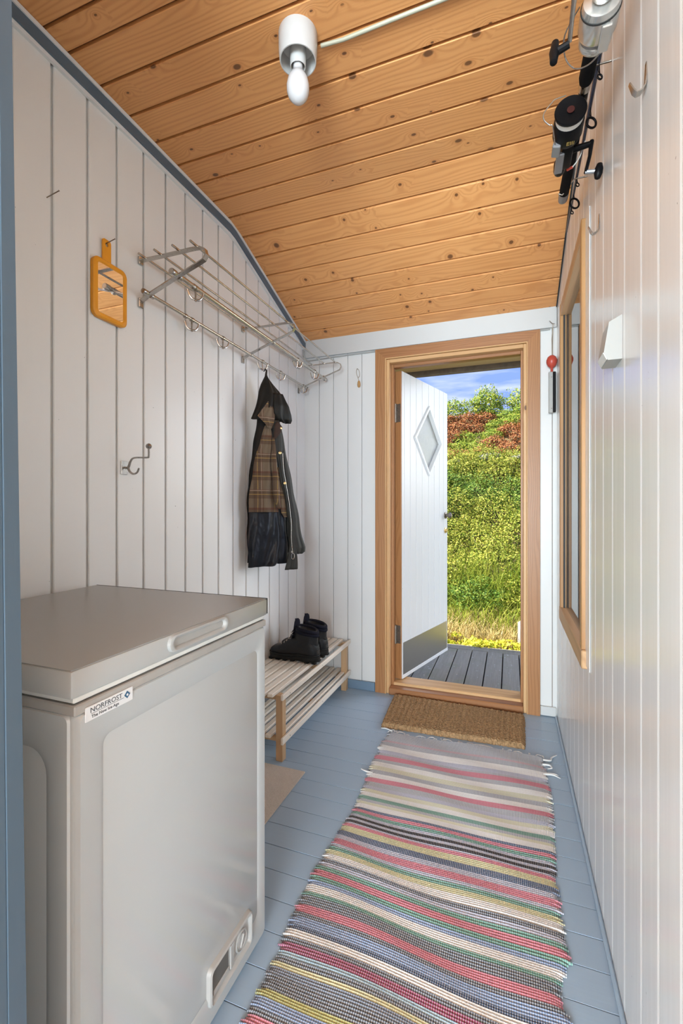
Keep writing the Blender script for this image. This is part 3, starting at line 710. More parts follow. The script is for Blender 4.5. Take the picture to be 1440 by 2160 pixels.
def rock(x, y, z, r, lab, seed, sq=(1, 1, 1)):
    bm = bmesh.new(); bmesh.ops.create_icosphere(bm, subdivisions=3, radius=1); rr = random.Random(seed); a = [rr.uniform(0, 6) for _ in range(6)]
    for v in bm.verts:
        k = 1 + .18 * math.sin(v.co.x * 3 + a[0]) * math.cos(v.co.y * 3.3 + a[1]) + .10 * math.sin(v.co.z * 5 + a[2] + v.co.x * 4)
        v.co = Vector((v.co.x * sq[0], v.co.y * sq[1], v.co.z * sq[2])) * k * r + Vector((x, y, z))
    m_ = MB(); m_.bm.free(); m_.bm = bm
    return tag(m_.build('rock', 'rock', None, (x, y, z - r * sq[2] * .8), True), lab, 'rock')
rock(.16, 4.17, .02, .15, 'grey stone beside the right door jamb at the deck edge', 3, (.6, .8, 1.0))
for i, (x, w) in enumerate(((-.70, .14), (-.27, .15), (.14, .11))):
    rock(x, 6.86, float(hz(x, 6.86)) + .08, w, ['pale bare rock under the heather next to the open door', 'largest pale bare rock in the middle of the heather band', 'small pale rock under the heather near the right jamb'][i], 10 + i, (1.1, .5, .45))

# ------------------------------------------------------------------ chest freezer
FX, FB, FY0, FY1, FZ = -.588, -1.178, .474, 1.034, .865
fz = thing('chest_freezer', 'white chest freezer with a grey lid in the left foreground', 'freezer', ((FX + FB) / 2, (FY0 + FY1) / 2, 0))
MB().b(FB + .005, FX - .004, FY0 + .010, FY1 - .006, .012, .800, .010, 3).build('body', 'fz_body', fz, smooth=True)
def rrect(y0, y1, z0, z1, r, n=6):
    pts = []
    for cy_, cz_, a0 in ((y1 - r, z1 - r, 0), (y0 + r, z1 - r, 90), (y0 + r, z0 + r, 180), (y1 - r, z0 + r, 270)):
        for k in range(n + 1): a = math.radians(a0 + 90 * k / n); pts.append((cy_ + r * math.cos(a), cz_ + r * math.sin(a)))
    return pts
def ring_x(mb, rings, cap_last=False):
    """rounded-rectangle rings [(x, outline)] on a face looking along +X"""
    R = [[mb.bm.verts.new((x, y, z)) for y, z in out] for x, out in rings]; n_ = len(R[0])
    for A, B in zip(R, R[1:]):
        for k in range(n_): mb.bm.faces.new((A[k], A[(k + 1) % n_], B[(k + 1) % n_], B[k]))
    if cap_last: mb.bm.faces.new(R[-1])
    return mb
fx = FX - .004
ring_x(MB(), [(fx - .003, rrect(FY0 + .012, FY1 - .008, .014, .798, .010)), (fx + .0035, rrect(FY0 + .016, FY1 - .012, .018, .794, .010)), (fx + .0035, rrect(FY0 + .050, FY1 - .036, .070, .756, .020)), (fx + .0002, rrect(FY0 + .058, FY1 - .044, .078, .746, .016))]).build('front_frame', 'fz_body', fz, smooth=True)
mb = MB(); fy = FY0 + .010
Rr = [[mb.bm.verts.new((x, y, z)) for x, z in out] for y, out in [(fy + .003, rrect(FB + .012, FX - .012, .014, .798, .010)), (fy - .0035, rrect(FB + .016, FX - .016, .018, .794, .010)), (fy - .0035, rrect(FB + .05, FX - .050, .060, .748, .045)), (fy - .0002, rrect(FB + .06, FX - .062, .072, .736, .038))]]
for A, B in zip(Rr, Rr[1:]):
    for k in range(len(A)): mb.bm.faces.new((A[k], A[(k + 1) % len(A)], B[(k + 1) % len(A)], B[k]))
mb.build('side_frame', 'fz_body', fz, smooth=True)
MB().b(FB + .004, FX - .001, FY0 + .007, FY1 - .004, .796, .812, .002).build('rim', 'rim', fz)
MB().b(FB + .012, FX - .004, FY0 + .008, FY1 - .006, .8145, .8245, .002).build('gasket', 'gasket', fz)
MB().b(FB + .015, FX - .010, FY0 + .014, FY1 - .010, .810, .816).build('seal_shadow', 'darkp', fz)
lid = MB().b(FB, FX, FY0, FY1, .8235, FZ - .0006, .004, 2).build('lid', 'fz_edge', fz, smooth=True)
MB().b(FB + .003, FX - .0025, FY0 + .0025, FY1 - .002, FZ - .0006, FZ + .0006, .0004).build('lid_top', 'fz_lid', lid)
MB().b(FB + .001, FX + .0005, FY1 - .0005, FY1 + .0028, .826, FZ + .001, .001).build('lid_edge_strip', 'darkp', lid)
MB().b(FB + .001, FX + .0005, FY1 + .0028, FY1 + .0048, .826, FZ + .0006, .001).build('lid_edge_strip', 'gasket', lid)
hd = ring_x(MB(), [(FX - .002, rrect(.668, .856, .8300, .8645, .017)), (FX + .006, rrect(.670, .854, .8315, .8630, .0157)), (FX + .0075, rrect(.675, .849, .8345, .8605, .013)), (FX + .0055, rrect(.681, .843, .8385, .8570, .009)), (FX - .0005 + .001, rrect(.684, .840, .8405, .8560, .0075))], True)
MB().prism(rrect(.6845, .8395, .8410, .8555, .007), 0, FX + .0004, FX + .0010).build('handle_recess_shade', 'rim', lid)  # grey plate added so the grip reads as a shaded recess
hd.build('handle', 'fz_edge', lid, smooth=True)['label'] = 'recessed grip on the lid front'
vt = ring_x(MB(), [(fx - .001, rrect(.788, .956, .050, .134, .014)), (fx + .009, rrect(.790, .954, .052, .132, .013)), (fx + .011, rrect(.794, .950, .056, .128, .010)), (fx + .009, rrect(.798, .946, .060, .124, .007)), (fx + .0032, rrect(.801, .943, .063, .121, .005))], True).build('vent_panel', 'vent', fz, smooth=True)
MB().b(fx + .0032, fx + .0036, .806, .862, .068, .116).build('pocket', 'rim2', vt)
MB().b(fx + .0034, fx + .006, .806, .862, .066, .078, .001).build('pocket_lip', 'vent', vt)
MB().b(fx + .0034, fx + .0075, .866, .880, .066, .118, .001).build('divider', 'vent', vt)
MB().b(fx + .0034, fx + .0038, .868, .878, .108, .113).build('slot', 'darkp', vt)
mb = MB(); mb.lathe([(.0225, 0), (.0225, .003), (.0200, .004), (.0195, .002)], (fx + .0034, .911, .092), (1, 0, 0), 28); dl = mb.build('dial', 'vent', vt, smooth=True)
mb = MB(); mb.lathe([(.0150, 0), (.0150, .002)], (fx + .0054, .911, .092), (1, 0, 0), 24); mb.box((fx + .0080, .911, .092), (.004, .004, .026), Matrix.Rotation(math.radians(-28), 3, 'X'), .001); mb.build('dial_pointer', 'vent', vt)
bd = MB().b(FX - .001, FX + .0012, .497, .587, .7815, .8035, .0008).build('badge', 'badge', fz)
RX = Matrix(((0, 0, 1), (1, 0, 0), (0, 1, 0))).to_4x4()
def face_x(x, y, z): return Matrix.Translation((x, y, z)) @ RX
text('NORFROST', .0112, 'ink', 'lettering', bd, face_x(FX + .0016, .5045, .7935) @ Matrix.Diagonal((1.04, .95, 1, 1)))
text('The New Ice Age', .0070, 'ink', 'lettering', bd, face_x(FX + .0016, .5070, .7850) @ Matrix.Diagonal((1.02, .95, 1, 1)))
MB().b(FX + .0011, FX + .0017, .5065, .5680, .7915, .7919).build('badge_line', 'ink', bd)
MB().box((FX + .0015, .5745, .7945), (.0008, .0085, .0085), Matrix.Rotation(math.radians(45), 3, 'X')).build('badge_diamond', 'blueink', bd)
MB().box((FX + .0020, .5745, .7945), (.0004, .0034, .0034), Matrix.Rotation(math.radians(45), 3, 'X')).build('badge_mark', 'badge', bd)
for y in (FY0 + .05, FY1 - .05):
    for x in (FB + .06, FX - .06): MB().lathe([(.016, 0), (.016, .013)], (x, y, 0), (0, 0, 1), 12).build('foot', 'black', fz)

# ------------------------------------------------------------------ nickel hat and coat rack
hr = thing('hat_rack', 'nickel-plated hat rack with coat hooks on the left wall', 'hat rack', (XL, 1.90, 1.82))
ZU = 1.968
def bracket(y, w):
    """flat bar: wall foot, out along the top, round the nose, back down under to the wall"""
    path = [(XL + .008, ZU + .002), (-1.10, ZU), (-1.0, ZU), (-.965, ZU - .002), (-.946, ZU - .012), (-.941, ZU - .030), (-.950, ZU - .045), (-.975, ZU - .054), (-1.065, 1.885), (-1.185, 1.843), (XL + .008, 1.828)]
    tk = .0022; mb = MB(); rings = []
    for i, (x, z) in enumerate(path):
        p0 = path[max(0, i - 1)]; p1 = path[min(len(path) - 1, i + 1)]; tx, tz = p1[0] - p0[0], p1[1] - p0[1]; L = math.hypot(tx, tz); nx_, nz_ = -tz / L * tk, tx / L * tk
        rings.append([(x + nx_, y - w, z + nz_), (x + nx_, y + w, z + nz_), (x - nx_, y + w, z - nz_), (x - nx_, y - w, z - nz_)])
    mb.loft(rings)
    for z, s_ in ((ZU + .004, 1), (1.826, -1)): mb.b(XL + .0002, XL + .010, y - w * 1.1, y + w * 1.1, z - .016 - (.006 if s_ < 0 else 0), z + .012, .002)
    return mb.build('bracket', 'chrome', hr)
for y, w in ((1.255, .009), (1.910, .008), (2.535, .006)): bracket(y, w)
for x in (-1.200, -1.133, -1.057, -.984):
    MB().tube([(x, 1.225, ZU + .009), (x, 1.9, ZU + .009), (x, 2.545, ZU + .007)], .0042, 10).build('rod', 'chrome', hr, smooth=True)
rl = MB().tube([(-1.062, 1.248, 1.893), (-1.062, 2.575, 1.888)], .0088, 14).build('rail', 'chrome', hr, smooth=True)
rl2 = MB().tube([(-1.182, 1.243, 1.847), (-1.182, 2.570, 1.842)], .0064, 12).build('rail', 'chrome', hr, smooth=True)
def collar(par, x, z, y, r, l): MB().lathe([(r * .9, -l / 2), (r, -l / 2 + .002), (r, l / 2 - .002), (r * .9, l / 2)], (x, y, z), (0, 1, 0), 14).build('collar', 'chrome', par, smooth=True)
for y in (1.255, 1.910, 2.535): collar(rl, -1.062, 1.891, y + .014, .0118, .014); collar(rl2, -1.182, 1.845, y + .014, .0092, .014)
for par, x, z, r in ((rl, -1.062, 1.892, .0115), (rl2, -1.182, 1.846, .0095)): collar(par, x, z, 1.236, r, .022); collar(par, x, z - .004, 2.575, r, .016)
for par, x, z, y in ((rl, -1.062, 1.891, 1.34), (rl2, -1.182, 1.845, 1.445)): collar(par, x, z, y, .0115 if par is rl else .0092, .012)
def rack_hook(x, z, y, r):
    mb = MB(); mb.tube([Vector((x, y + dx, z)) for dx in (-.006, .006)], r + .003, 14)
    mb.tube([(x, y, z - r), (x, y, z - .030), (x, y, z - .040)], [.0040, .0034, .0030], 8)
    dv = Vector((.55, .83, 0)).normalized()
    for sg in (1, -1):
        pts = []
        for k in range(9):
            a = math.radians(-90 + 18.5 * k); pts.append(Vector((x, y, z - .024)) + dv * sg * (.004 + .016 * (1 + math.sin(a) * .0) * (math.cos(a) if False else (k / 8) ** .75 * 1.55)) + Vector((0, 0, -.016 + .030 * (k / 8) ** 2.4)))
        mb.tube(pts, [.0044] * 3 + [.0039] * 4 + [.0034, .0042], 8)
    mb.lathe([(.0005, -.0045), (.0042, -.002), (.0042, .002), (.0005, .0045)], (x, y, z - .044), (0, 0, 1), 10)
    return mb.build('double_hook', 'chrome', hr, smooth=True)
for y in (1.352, 2.19, 2.415): rack_hook(-1.062, 1.890, y, .0088)
for y in (1.482, 1.690, 2.030, 2.225, 2.520): rack_hook(-1.182, 1.845, y, .0064)

# ------------------------------------------------------------------ waxed jacket on the rack
CO = Vector((-1.12, 1.98, 0)); CA = Vector((.62, .785, 0)).normalized(); CN = Vector((CA.y, -CA.x, 0))
def cp(k, b, z): return CO + CA * k + CN * b + Vector((0, 0, z))
ct = thing('waxed_jacket', 'black waxed jacket with plaid lining hanging inside out from the hat rack', 'jacket', tuple(cp(.03, -.01, .80)))
def cloth(name, mat, rows, N=26, sub=7, folds=(0, 0, 0), sharp=.55, par=None, seed=0):
    """closed hanging piece; rows of (z, k_left, k_right, b_centre, thickness), fold relief on both faces"""
    rr = random.Random(seed); ph = [rr.uniform(0, 6.28) for _ in range(4)]
    zs = np.array([r[0] for r in rows])[::-1]; cols = [np.array([r[i] for r in rows])[::-1] for i in range(1, 5)]
    zz = np.concatenate([np.linspace(a, b, sub, endpoint=False) for a, b in zip([r[0] for r in rows], [r[0] for r in rows][1:])] + [[rows[-1][0]]])
    V, U_, F = [], [], []; amp, fr, sl_ = folds
    for z in zz:
        kl, kr, bc, th = [float(np.interp(z, zs, c)) for c in cols]
        q = (rows[0][0] - z) / (rows[0][0] - rows[-1][0] + 1e-9)
        wob = .0025 * math.sin(z * 41 + ph[2]); kl += wob; kr += .0028 * math.sin(z * 33 + ph[3])
        for side in (1, -1):
            for i in range(N):
                t_ = i / (N - 1) if side == 1 else 1 - i / (N - 1)
                pr = max(0.0, 1 - (2 * t_ - 1) ** 2) ** sharp
                fo = amp * (.35 + .65 * q) * (math.sin(fr * t_ * 6.283 + ph[0] + sl_ * q * 3) + .5 * math.sin(fr * 2.3 * t_ * 6.283 + ph[1] + q * 5)) * min(1, pr * 1.6)
                V.append(tuple(cp(kl + (kr - kl) * t_, bc + side * th / 2 * pr + fo, z))); U_.append(((kl + (kr - kl) * t_), z))
    n_ = 2 * N
    for j in range(len(zz) - 1):
        for i in range(n_): F.append((j * n_ + i, j * n_ + (i + 1) % n_, (j + 1) * n_ + (i + 1) % n_, (j + 1) * n_ + i))
    F.append(tuple(range(n_))); F.append(tuple(range((len(zz) - 1) * n_, len(zz) * n_))[::-1])
    o = pyd(name, V, F, mat, par or ct, smooth='all', uvs=U_)
    bm = bmesh.new(); bm.from_mesh(o.data); bmesh.ops.recalc_face_normals(bm, faces=bm.faces); bm.to_mesh(o.data); bm.free()
    return o
cloth('back_panel', 'wax', [(1.56, -.045, .060, -.03, .05), (1.45, -.060, .070, -.03, .05), (1.369, -.074, .075, -.03, .05), (1.17, -.098, .085, -.03, .05), (1.0, -.098, .10, -.03, .05), (.83, -.095, .125, -.03, .045)], folds=(.006, 2.2, 1))
cloth('sleeve', 'waxgrey', [(1.545, .040, .066, -.03, .06), (1.50, .042, .078, -.03, .07), (1.40, .050, .100, -.03, .075), (1.22, .072, .140, -.03, .08), (1.05, .095, .177, -.03, .085), (.95, .105, .197, -.03, .085), (.895, .112, .213, -.03, .08), (.872, .118, .212, -.03, .07), (.862, .132, .198, -.03, .06)], folds=(.004, 1.6, 1), sharp=.5, seed=3)
hdp = cloth('hood', 'wax', [(1.752, -.018, -.008, .0, .012), (1.735, -.026, .004, .0, .03), (1.71, -.036, .028, .0, .05), (1.68, -.045, .060, .0, .065), (1.65, -.052, .086, .0, .075), (1.60, -.066, .101, .0, .08), (1.565, -.076, .1075, .0, .075), (1.545, -.082, .109, .0, .06), (1.532, -.087, .104, .0, .03)], folds=(.012, 1.35, .4), sharp=.6, seed=5)
cloth('hood_flap', 'wax', [(1.66, .004, .060, .042, .010), (1.60, .006, .095, .044, .022), (1.56, .012, .105, .042, .024), (1.535, .030, .109, .038, .022), (1.519, .062, .103, .034, .010)], folds=(.006, 1.1, 1), seed=6, par=hdp)
cloth('hood_lining', 'plaid', [(1.615, -.022, .008, .042, .006), (1.575, -.048, .012, .045, .008), (1.54, -.070, .014, .044, .010), (1.505, -.032, .010, .042, .010), (1.485, -.022, .004, .040, .006)], folds=(.004, 1.4, 1), seed=7, par=hdp)
cloth('plaid_lining', 'plaid', [(1.50, -.026, .004, .022, .03), (1.45, -.042, .010, .022, .032), (1.369, -.070, .018, .022, .034), (1.22, -.099, .026, .024, .036), (1.12, -.111, .036, .026, .036), (1.078, -.113, .042, .026, .030)], folds=(.0085, 1.25, .7), seed=8)
cloth('lining_pleat', 'plaid', [(1.44, .0, .010, .046, .016), (1.32, -.004, .026, .050, .026), (1.22, .000, .034, .052, .032), (1.13, .012, .044, .052, .034), (1.105, .024, .047, .050, .024), (1.094, .032, .046, .048, .010)], folds=(.003, 1, 1), seed=9)
cloth('nylon_lining', 'nylon', [(1.086, -.1045, .045, .016, .022), (1.0, -.110, .052, .016, .024), (.92, -.1125, .056, .014, .026), (.85, -.110, .053, .014, .026), (.832, -.108, .050, .014, .024), (.812, -.1075, .030, .014, .018)], folds=(.0095, 1.1, 1.4), seed=10)
cloth('inner_facing', 'nylon', [(1.36, .014, .042, .0, .02), (1.22, .030, .060, .0, .02), (1.05, .046, .096, .0, .02), (.82, .045, .110, .0, .02)], seed=11)
cloth('lining_strip', 'plaid', [(1.30, .040, .052, .014, .010), (1.22, .043, .060, .016, .012), (1.14, .052, .084, .018, .014), (1.075, .064, .101, .018, .014), (1.052, .078, .100, .016, .008)], seed=12)
pk = cloth('front_placket', 'waxgrey', [(1.530, .008, .046, .036, .010), (1.45, .010, .058, .036, .012), (1.37, .026, .060, .034, .014), (1.30, .040, .066, .032, .014), (1.22, .056, .078, .030, .014), (1.10, .084, .099, .030, .014), (1.0, .099, .118, .030, .014), (.92, .103, .132, .030, .014), (.86, .090, .142, .030, .014), (.79, .077, .147, .030, .012)], folds=(.003, 1.3, 2), seed=13)
cloth('collar_tab', 'velvet', [(1.518, .022, .036, .050, .006), (1.495, .010, .056, .052, .008), (1.470, .008, .048, .052, .008), (1.432, .008, .016, .050, .006)], sub=4, seed=14)
for k, z, m_ in ((.043, 1.490, 'brass'), (.044, 1.369, 'brass'), (.070, 1.221, 'brass')):
    MB().lathe([(.0075, 0), (.0075, .002), (.005, .0035), (.001, .004)], cp(k, .052 if z > 1.45 else .042, z), CN, 14).build('snap_button', m_, ct, smooth=True)
zp = MB().tube([cp(.060, .040, 1.37), cp(.064, .042, 1.29), cp(.078, .040, 1.22), cp(.098, .040, 1.10), cp(.106, .040, 1.02), cp(.106, .041, .95), cp(.113, .040, .88)], .0016, 6, sm=4).build('zipper', 'steel', pk)
mb = MB(); mb.tube([cp(.113 + .008 * math.cos(a), .044, .858 + .015 * math.sin(a)) for a in np.linspace(0, 6.283, 14, endpoint=False)], .0018, 6, closed=True); mb.box(cp(.109, .043, .880), (.010, .006, .012), None, .001); mb.build('zip_pull', 'chrome', pk)
MB().tube([(-1.176, 2.034, 1.796), (-1.160, 2.020, 1.800), (-1.140, 1.998, 1.785), tuple(cp(-.013, 0, 1.745))], [.003, .004, .004, .006], 8).build('hanging_loop', 'wax', ct, smooth=True)

# ------------------------------------------------------------------ orange hand mirror and nails on the left wall
mr = thing('hand_mirror', 'small orange-framed hand mirror hanging from a nail on the left wall', 'mirror', (XL, 1.115, 1.705))
def rr_yz(y0, y1, z0, z1, r): return rrect(y0, y1, z0, z1, r, 5)
xm = XL + .001
mirror_tilt = lambda z: .010 * (1.96 - z) / .25
mb = MB(); ring_x(mb, [(xm + .002, rr_yz(1.052, 1.184, 1.700, 1.890, .022)), (xm + .014, rr_yz(1.052, 1.184, 1.700, 1.890, .022)), (xm + .018, rr_yz(1.056, 1.180, 1.704, 1.886, .020)), (xm + .018, rr_yz(1.066, 1.170, 1.714, 1.876, .010)), (xm + .014, rr_yz(1.069, 1.167, 1.717, 1.873, .008))], False)
mb.bm.faces.new([mb.bm.verts.new((xm + .002, y, z)) for y, z in rr_yz(1.052, 1.184, 1.700, 1.890, .022)])
mb.build('frame', 'orange', mr, smooth=True)
MB().prism(rr_yz(1.066, 1.170, 1.714, 1.876, .008), 0, xm + .012, xm + .0145).build('mirror_glass', 'mirror', mr)
mb = MB(); out = rr_yz(1.092, 1.124, 1.880, 1.962, .008)
ho = [(1.108 + .006 * math.cos(a), 1.946 + .007 * math.sin(a)) for a in [math.radians(45 + 360 * k / len(out)) for k in range(len(out))]]
mb_r = [(xm + .004, out), (xm + .009, out), (xm + .009, ho), (xm + .004, ho), (xm + .004, out)]
ring_x(mb, mb_r).build('hanging_tab', 'orange', mr)
def nail(y, z, lab, l=.040): 
    return tag(MB().tube([(XL + .0005, y, z), (XL + l * .96, y + .003, z + .010), (XL + l, y + .003, z + .0105)], [.0014, .0014, .0024], 8).build('nail', 'oldsteel', None, (XL, y, z)), lab, 'nail')
nail(1.108, 1.950, 'steel nail carrying the orange hand mirror')
nail(.912, 1.975, 'bare steel nail in the wall left of the orange mirror', .045)

wh = thing('coat_hook', 'single old wire coat hook with a ball end above the freezer', 'hook', (XL, 1.185, 1.22))
MB().b(XL + .0002, XL + .004, 1.172, 1.198, 1.212, 1.258, .001).build('wall_plate', 'steel', wh)
MB().tube([(XL + .004, 1.185, 1.235), (XL + .020, 1.185, 1.236), (XL + .030, 1.185, 1.256), (XL + .046, 1.185, 1.267), (XL + .100, 1.185, 1.266), (XL + .107, 1.185, 1.270), (XL + .107, 1.185, 1.296)], [.004, .004, .0035, .003, .003, .003, .003], 8, sm=5).build('arm', 'steel', wh, smooth=True)
MB().tube([(XL + .018, 1.185, 1.238), (XL + .026, 1.185, 1.222), (XL + .042, 1.185, 1.213), (XL + .058, 1.185, 1.218), (XL + .066, 1.185, 1.232)], [.004, .0038, .0035, .0032, .003], 8, sm=5).build('lower_hook', 'steel', wh, smooth=True)
MB().lathe([(.0005, -.010), (.007, -.007), (.010, 0), (.007, .007), (.0005, .010)], (XL + .107, 1.185, 1.303), (0, 0, 1), 14).build('ball_end', 'steel', wh, smooth=True)

# ------------------------------------------------------------------ small things on the far wall
tg_ = thing('wooden_toggle', 'small wooden float on a cord loop hanging on the far wall', 'ornament', (-.862, YF, 1.825))
MB().tube([(-.868 + .010 * math.sin(a) + .012 * (1 - math.cos(a)) * .3, YF - .010, 1.918 + .026 * math.cos(a)) for a in np.linspace(0, 6.283, 16, endpoint=False)], .0018, 6, closed=True).build('cord_loop', 'cord', tg_)
MB().tube([(-.866, YF - .010, 1.893), (-.858, YF - .010, 1.868)], .0022, 6).build('cord_tail', 'cord', tg_)
MB().lathe([(.001, 0), (.008, .006), (.010, .020), (.008, .034), (.004, .042)], (-.858, YF - .0115, 1.828), (0, 0, 1), 14).build('float', 'tan', tg_, smooth=True)
MB().tube([(-.869, YF - .0005, 1.944), (-.869, YF - .014, 1.945)], .0016, 6).build('pin', 'oldsteel', tg_)
cb = MB().tube([(XL + .006, YF - .030, ZFAR - .02), (XL + .008, YF - .026, 2.06), (XL + .020, YF - .012, 2.030), (XL + .06, YF - .006, 2.030), (-.9, YF - .006, 2.036), (-.3, YF - .006, 2.0385), (.20, YF - .006, 2.041)], .0042, 8, sm=5)
tag(cb.build('cable', 'whitep', None, (-.5, YF, 2.03), True), 'thin white cable running under the top board of the far wall', 'cable')
ck = MB().tube([(.196, YF - .001, 2.080), (.196, YF - .020, 2.078), (.200, YF - .034, 2.066), (.208, YF - .040, 2.056), (.217, YF - .040, 2.055)], .0020, 8, sm=5)
tag(ck.build('cup_hook', 'steel', None, (.2, YF, 2.055), True), 'small cup hook in the far right corner above the red-knobbed brush', 'hook')
br = thing('hanging_brush', 'red-knobbed white and black brush hanging in the far right corner', 'brush', (.207, YF - .034, 1.59))
for dx in (-.003, .003): MB().tube([(.210, YF - .040, 2.054), (.207 + dx, YF - .035, 1.98), (.207 + dx * .5, YF - .034, 1.888)], .0012, 5).build('cord', 'cord', br)
MB().lathe([(.003, -.040), (.006, -.036), (.009, -.033), (.020, -.024), (.0262, -.006), (.0262, .006), (.020, .022), (.010, .030), (.001, .033)], (.2045, YF - .034, 1.862), (0, 0, 1), 20).build('knob', 'red', br, smooth=True)
MB().b(.1895, .2095, YF - .044, YF - .026, 1.592, 1.806, .002).build('white_half', 'whitep', br)
MB().b(.2098, .2235, YF - .042, YF - .028, 1.596, 1.806, .002).build('black_half', 'black', br)
MB().tube([(.2045, YF - .035, 1.80), (.2045, YF - .035, 1.83)], .006, 8).build('neck', 'red', br)
for z in (1.778, 1.615): MB().lathe([(.0028, 0), (.002, .0014)], (.2035, YF - .0440, z), (0, -1, 0), 8).build('screw', 'oldsteel', br)

# ------------------------------------------------------------------ porcelain lamp holder with bulb, and its cable
LX, LY = -.556, 1.150
lm = thing('ceiling_lamp', 'white porcelain lamp holder with a bare bulb on the pine ceiling', 'lamp', (LX, LY, ZC - .18))
MB().lathe([(.030, -.004), (.052, -.002), (.0545, .004), (.0540, .030), (.0535, .055), (.0515, .074), (.0505, .0765), (.0480, .0765), (.0465, .072), (.0470, .045), (.0470, .030), (.030, .026)], (LX, LY, ZC), (0, 0, -1), 36, True).build('porcelain_body', 'porcelain', lm, smooth=True)
MB().lathe([(.022, .024), (.022, .090), (.020, .093), (.0185, .090), (.018, .060), (.010, .055)], (LX, LY, ZC), (0, 0, -1), 28, True).build('socket', 'porcelain', lm, smooth=True)
MB().lathe([(.012, .060), (.0135, .075), (.0135, .098), (.0145, .106), (.022, .114), (.0285, .128), (.0320, .146), (.0310, .162), (.0260, .176), (.017, .186), (.007, .1905), (.0005, .1915)], (LX, LY, ZC), (0, 0, -1), 32, True).build('bulb', 'bulb', lm, smooth=True)
cu = MB().tube([(LX + .050, 1.196, ZC - .006), (-.44, 1.203, ZC - .005), (-.30, 1.200, ZC - .005), (-.05, 1.197, ZC - .005), (XR - .002, 1.196, ZC - .005)], .0052, 10)
tag(cu.build('lamp_cable', 'conduit', None, (-.2, 1.2, ZC - .01), True), 'cream cable running along the ceiling from the lamp to the right wall', 'cable')

# ------------------------------------------------------------------ fishing rods high on the right wall
def ra(y): return Vector((.168, y, 2.143 - (1.70 - y) * .073))
ro = thing('fishing_rod', 'fishing rod with a black reel and foam grip under the ceiling by the right wall', 'fishing rod', tuple(ra(1.70)))
MB().tube([ra(1.66), ra(1.62), ra(1.50), ra(1.395)], [.0150, .0152, .0145, .0135], 18).build('rear_grip', 'foam', ro, smooth=True)
MB().lathe([(.010, 0), (.0148, .003), (.0155, .020), (.0150, .042), (.0140, .046)], ra(1.705), ra(1.6) - ra(1.7), 18).build('butt_cap', 'greyp', ro, smooth=True)
MB().tube([ra(1.398), ra(1.36), ra(1.28), ra(1.225)], [.0115, .0110, .0110, .0115], 16).build('reel_seat', 'black', ro, smooth=True)
MB().tube([ra(1.228), ra(1.205)], .0135, 18).build('seat_ring', 'chrome', ro, smooth=True)
MB().tube([ra(1.206), ra(1.19), ra(1.14), ra(1.115), ra(1.11)], [.0138, .0165, .0160, .0150, .0100], 18).build('fore_grip', 'foam', ro, smooth=True)
MB().tube([ra(1.115), ra(.8), ra(.3)], [.0065, .0055, .0040], 10).build('blank', 'bluerod', ro, smooth=True)
RC = Vector((.138, 0, 2.060)); YA = Vector((0, 1, 0)); rq = lambda y: Vector((RC.x, y, RC.z))
re = MB().lathe([(.020, .0), (.0330, .002), (.0350, .008), (.0350, .048), (.0310, .062), (.020, .072)], rq(1.243), YA, 28).build('rotor', 'black', ro, smooth=True)
MB().lathe([(.0005, .004), (.022, .0015), (.0340, 0), (.0362, .003), (.0355, .008), (.0300, .010)], rq(1.218), YA, 32).build('spool', 'black', re, smooth=True)
MB().lathe([(.0310, 0), (.0322, .004), (.0315, .022)], rq(1.226), YA, 32).build('line', 'line', re, smooth=True)
MB().lathe([(.0085, 0), (.0085, .0012), (.0060, .0012)], rq(1.2172), YA, 20).build('drag_ring', 'darkred', re, smooth=True)
mb = MB(); mb.box(rq(1.350) + Vector((.004, 0, -.004)), (.030, .095, .040), None, .008, 2); mb.lathe([(.012, 0), (.0155, .010), (.0165, .040), (.014, .046)], rq(1.440) + Vector((-.006, 0, .002)), -YA, 18); mb.build('gear_housing', 'black', re, smooth=True)
MB().box(rq(1.365) + Vector((-.012, 0, -.022)), (.020, .075, .010), None, .002).build('housing_plate', 'greyp', re)
MB().box(rq(1.305) + Vector((-.024, 0, -.026)), (.020, .040, .016), Matrix.Rotation(.25, 3, 'Y'), .002).build('bail_arm', 'greyp', re)
pts = [rq(1.29) + Vector((-.028, 0, -.030))] + [rq(1.250) + Vector((-.030 - .030 * math.sin(a), -.032 * a / 3.14, -.012 + .050 * (a / 3.14))) for a in np.linspace(.25, 3.0, 12)] + [rq(1.222) + Vector((-.010, 0, .040))]
MB().tube(pts, .0014, 8, sm=4).build('bail_wire', 'steel', re, smooth=True)
MB().tube([ra(1.330) + Vector((0, 0, -.008)), rq(1.335) + Vector((.012, 0, .012))], [.007, .009], 8, flat=.6).build('reel_foot', 'black', re)
MB().tube([rq(1.36) + Vector((.018, 0, .002)), (.200, 1.36, 2.066)], [.009, .007], 12).build('crank_shaft', 'black', re)
MB().tube([(.2035, 1.36, 2.072), (.199, 1.36, 2.035), (.189, 1.36, 1.992)], [.0085, .0065, .0065], 8, flat=.7).build('crank_arm', 'black', re)
MB().tube([(.188, 1.36, 1.994), (.214, 1.36, 1.990)], .0055, 10).build('crank_pin', 'greyp', re)
MB().lathe([(.001, -.022), (.007, -.018), (.0105, -.006), (.0105, .006), (.007, .018), (.001, .022)], (.2195, 1.36, 1.989), (.15, 0, 1), 16).build('crank_knob', 'black', re, smooth=True)
MB().tube([(.150, 1.41, 2.045), (.163, 1.40, 2.043)], .0035, 8).build('line_clip', 'red', re)
MB().tube([(.163, 1.40, 2.043), (.178, 1.385, 2.055), (.190, 1.370, 2.085)], .0016, 6, sm=5).build('loose_line', 'line', re)
ML = Matrix(((.9, 0, -.35), (.0, -1, 0), (-.40, 0, -.92)))
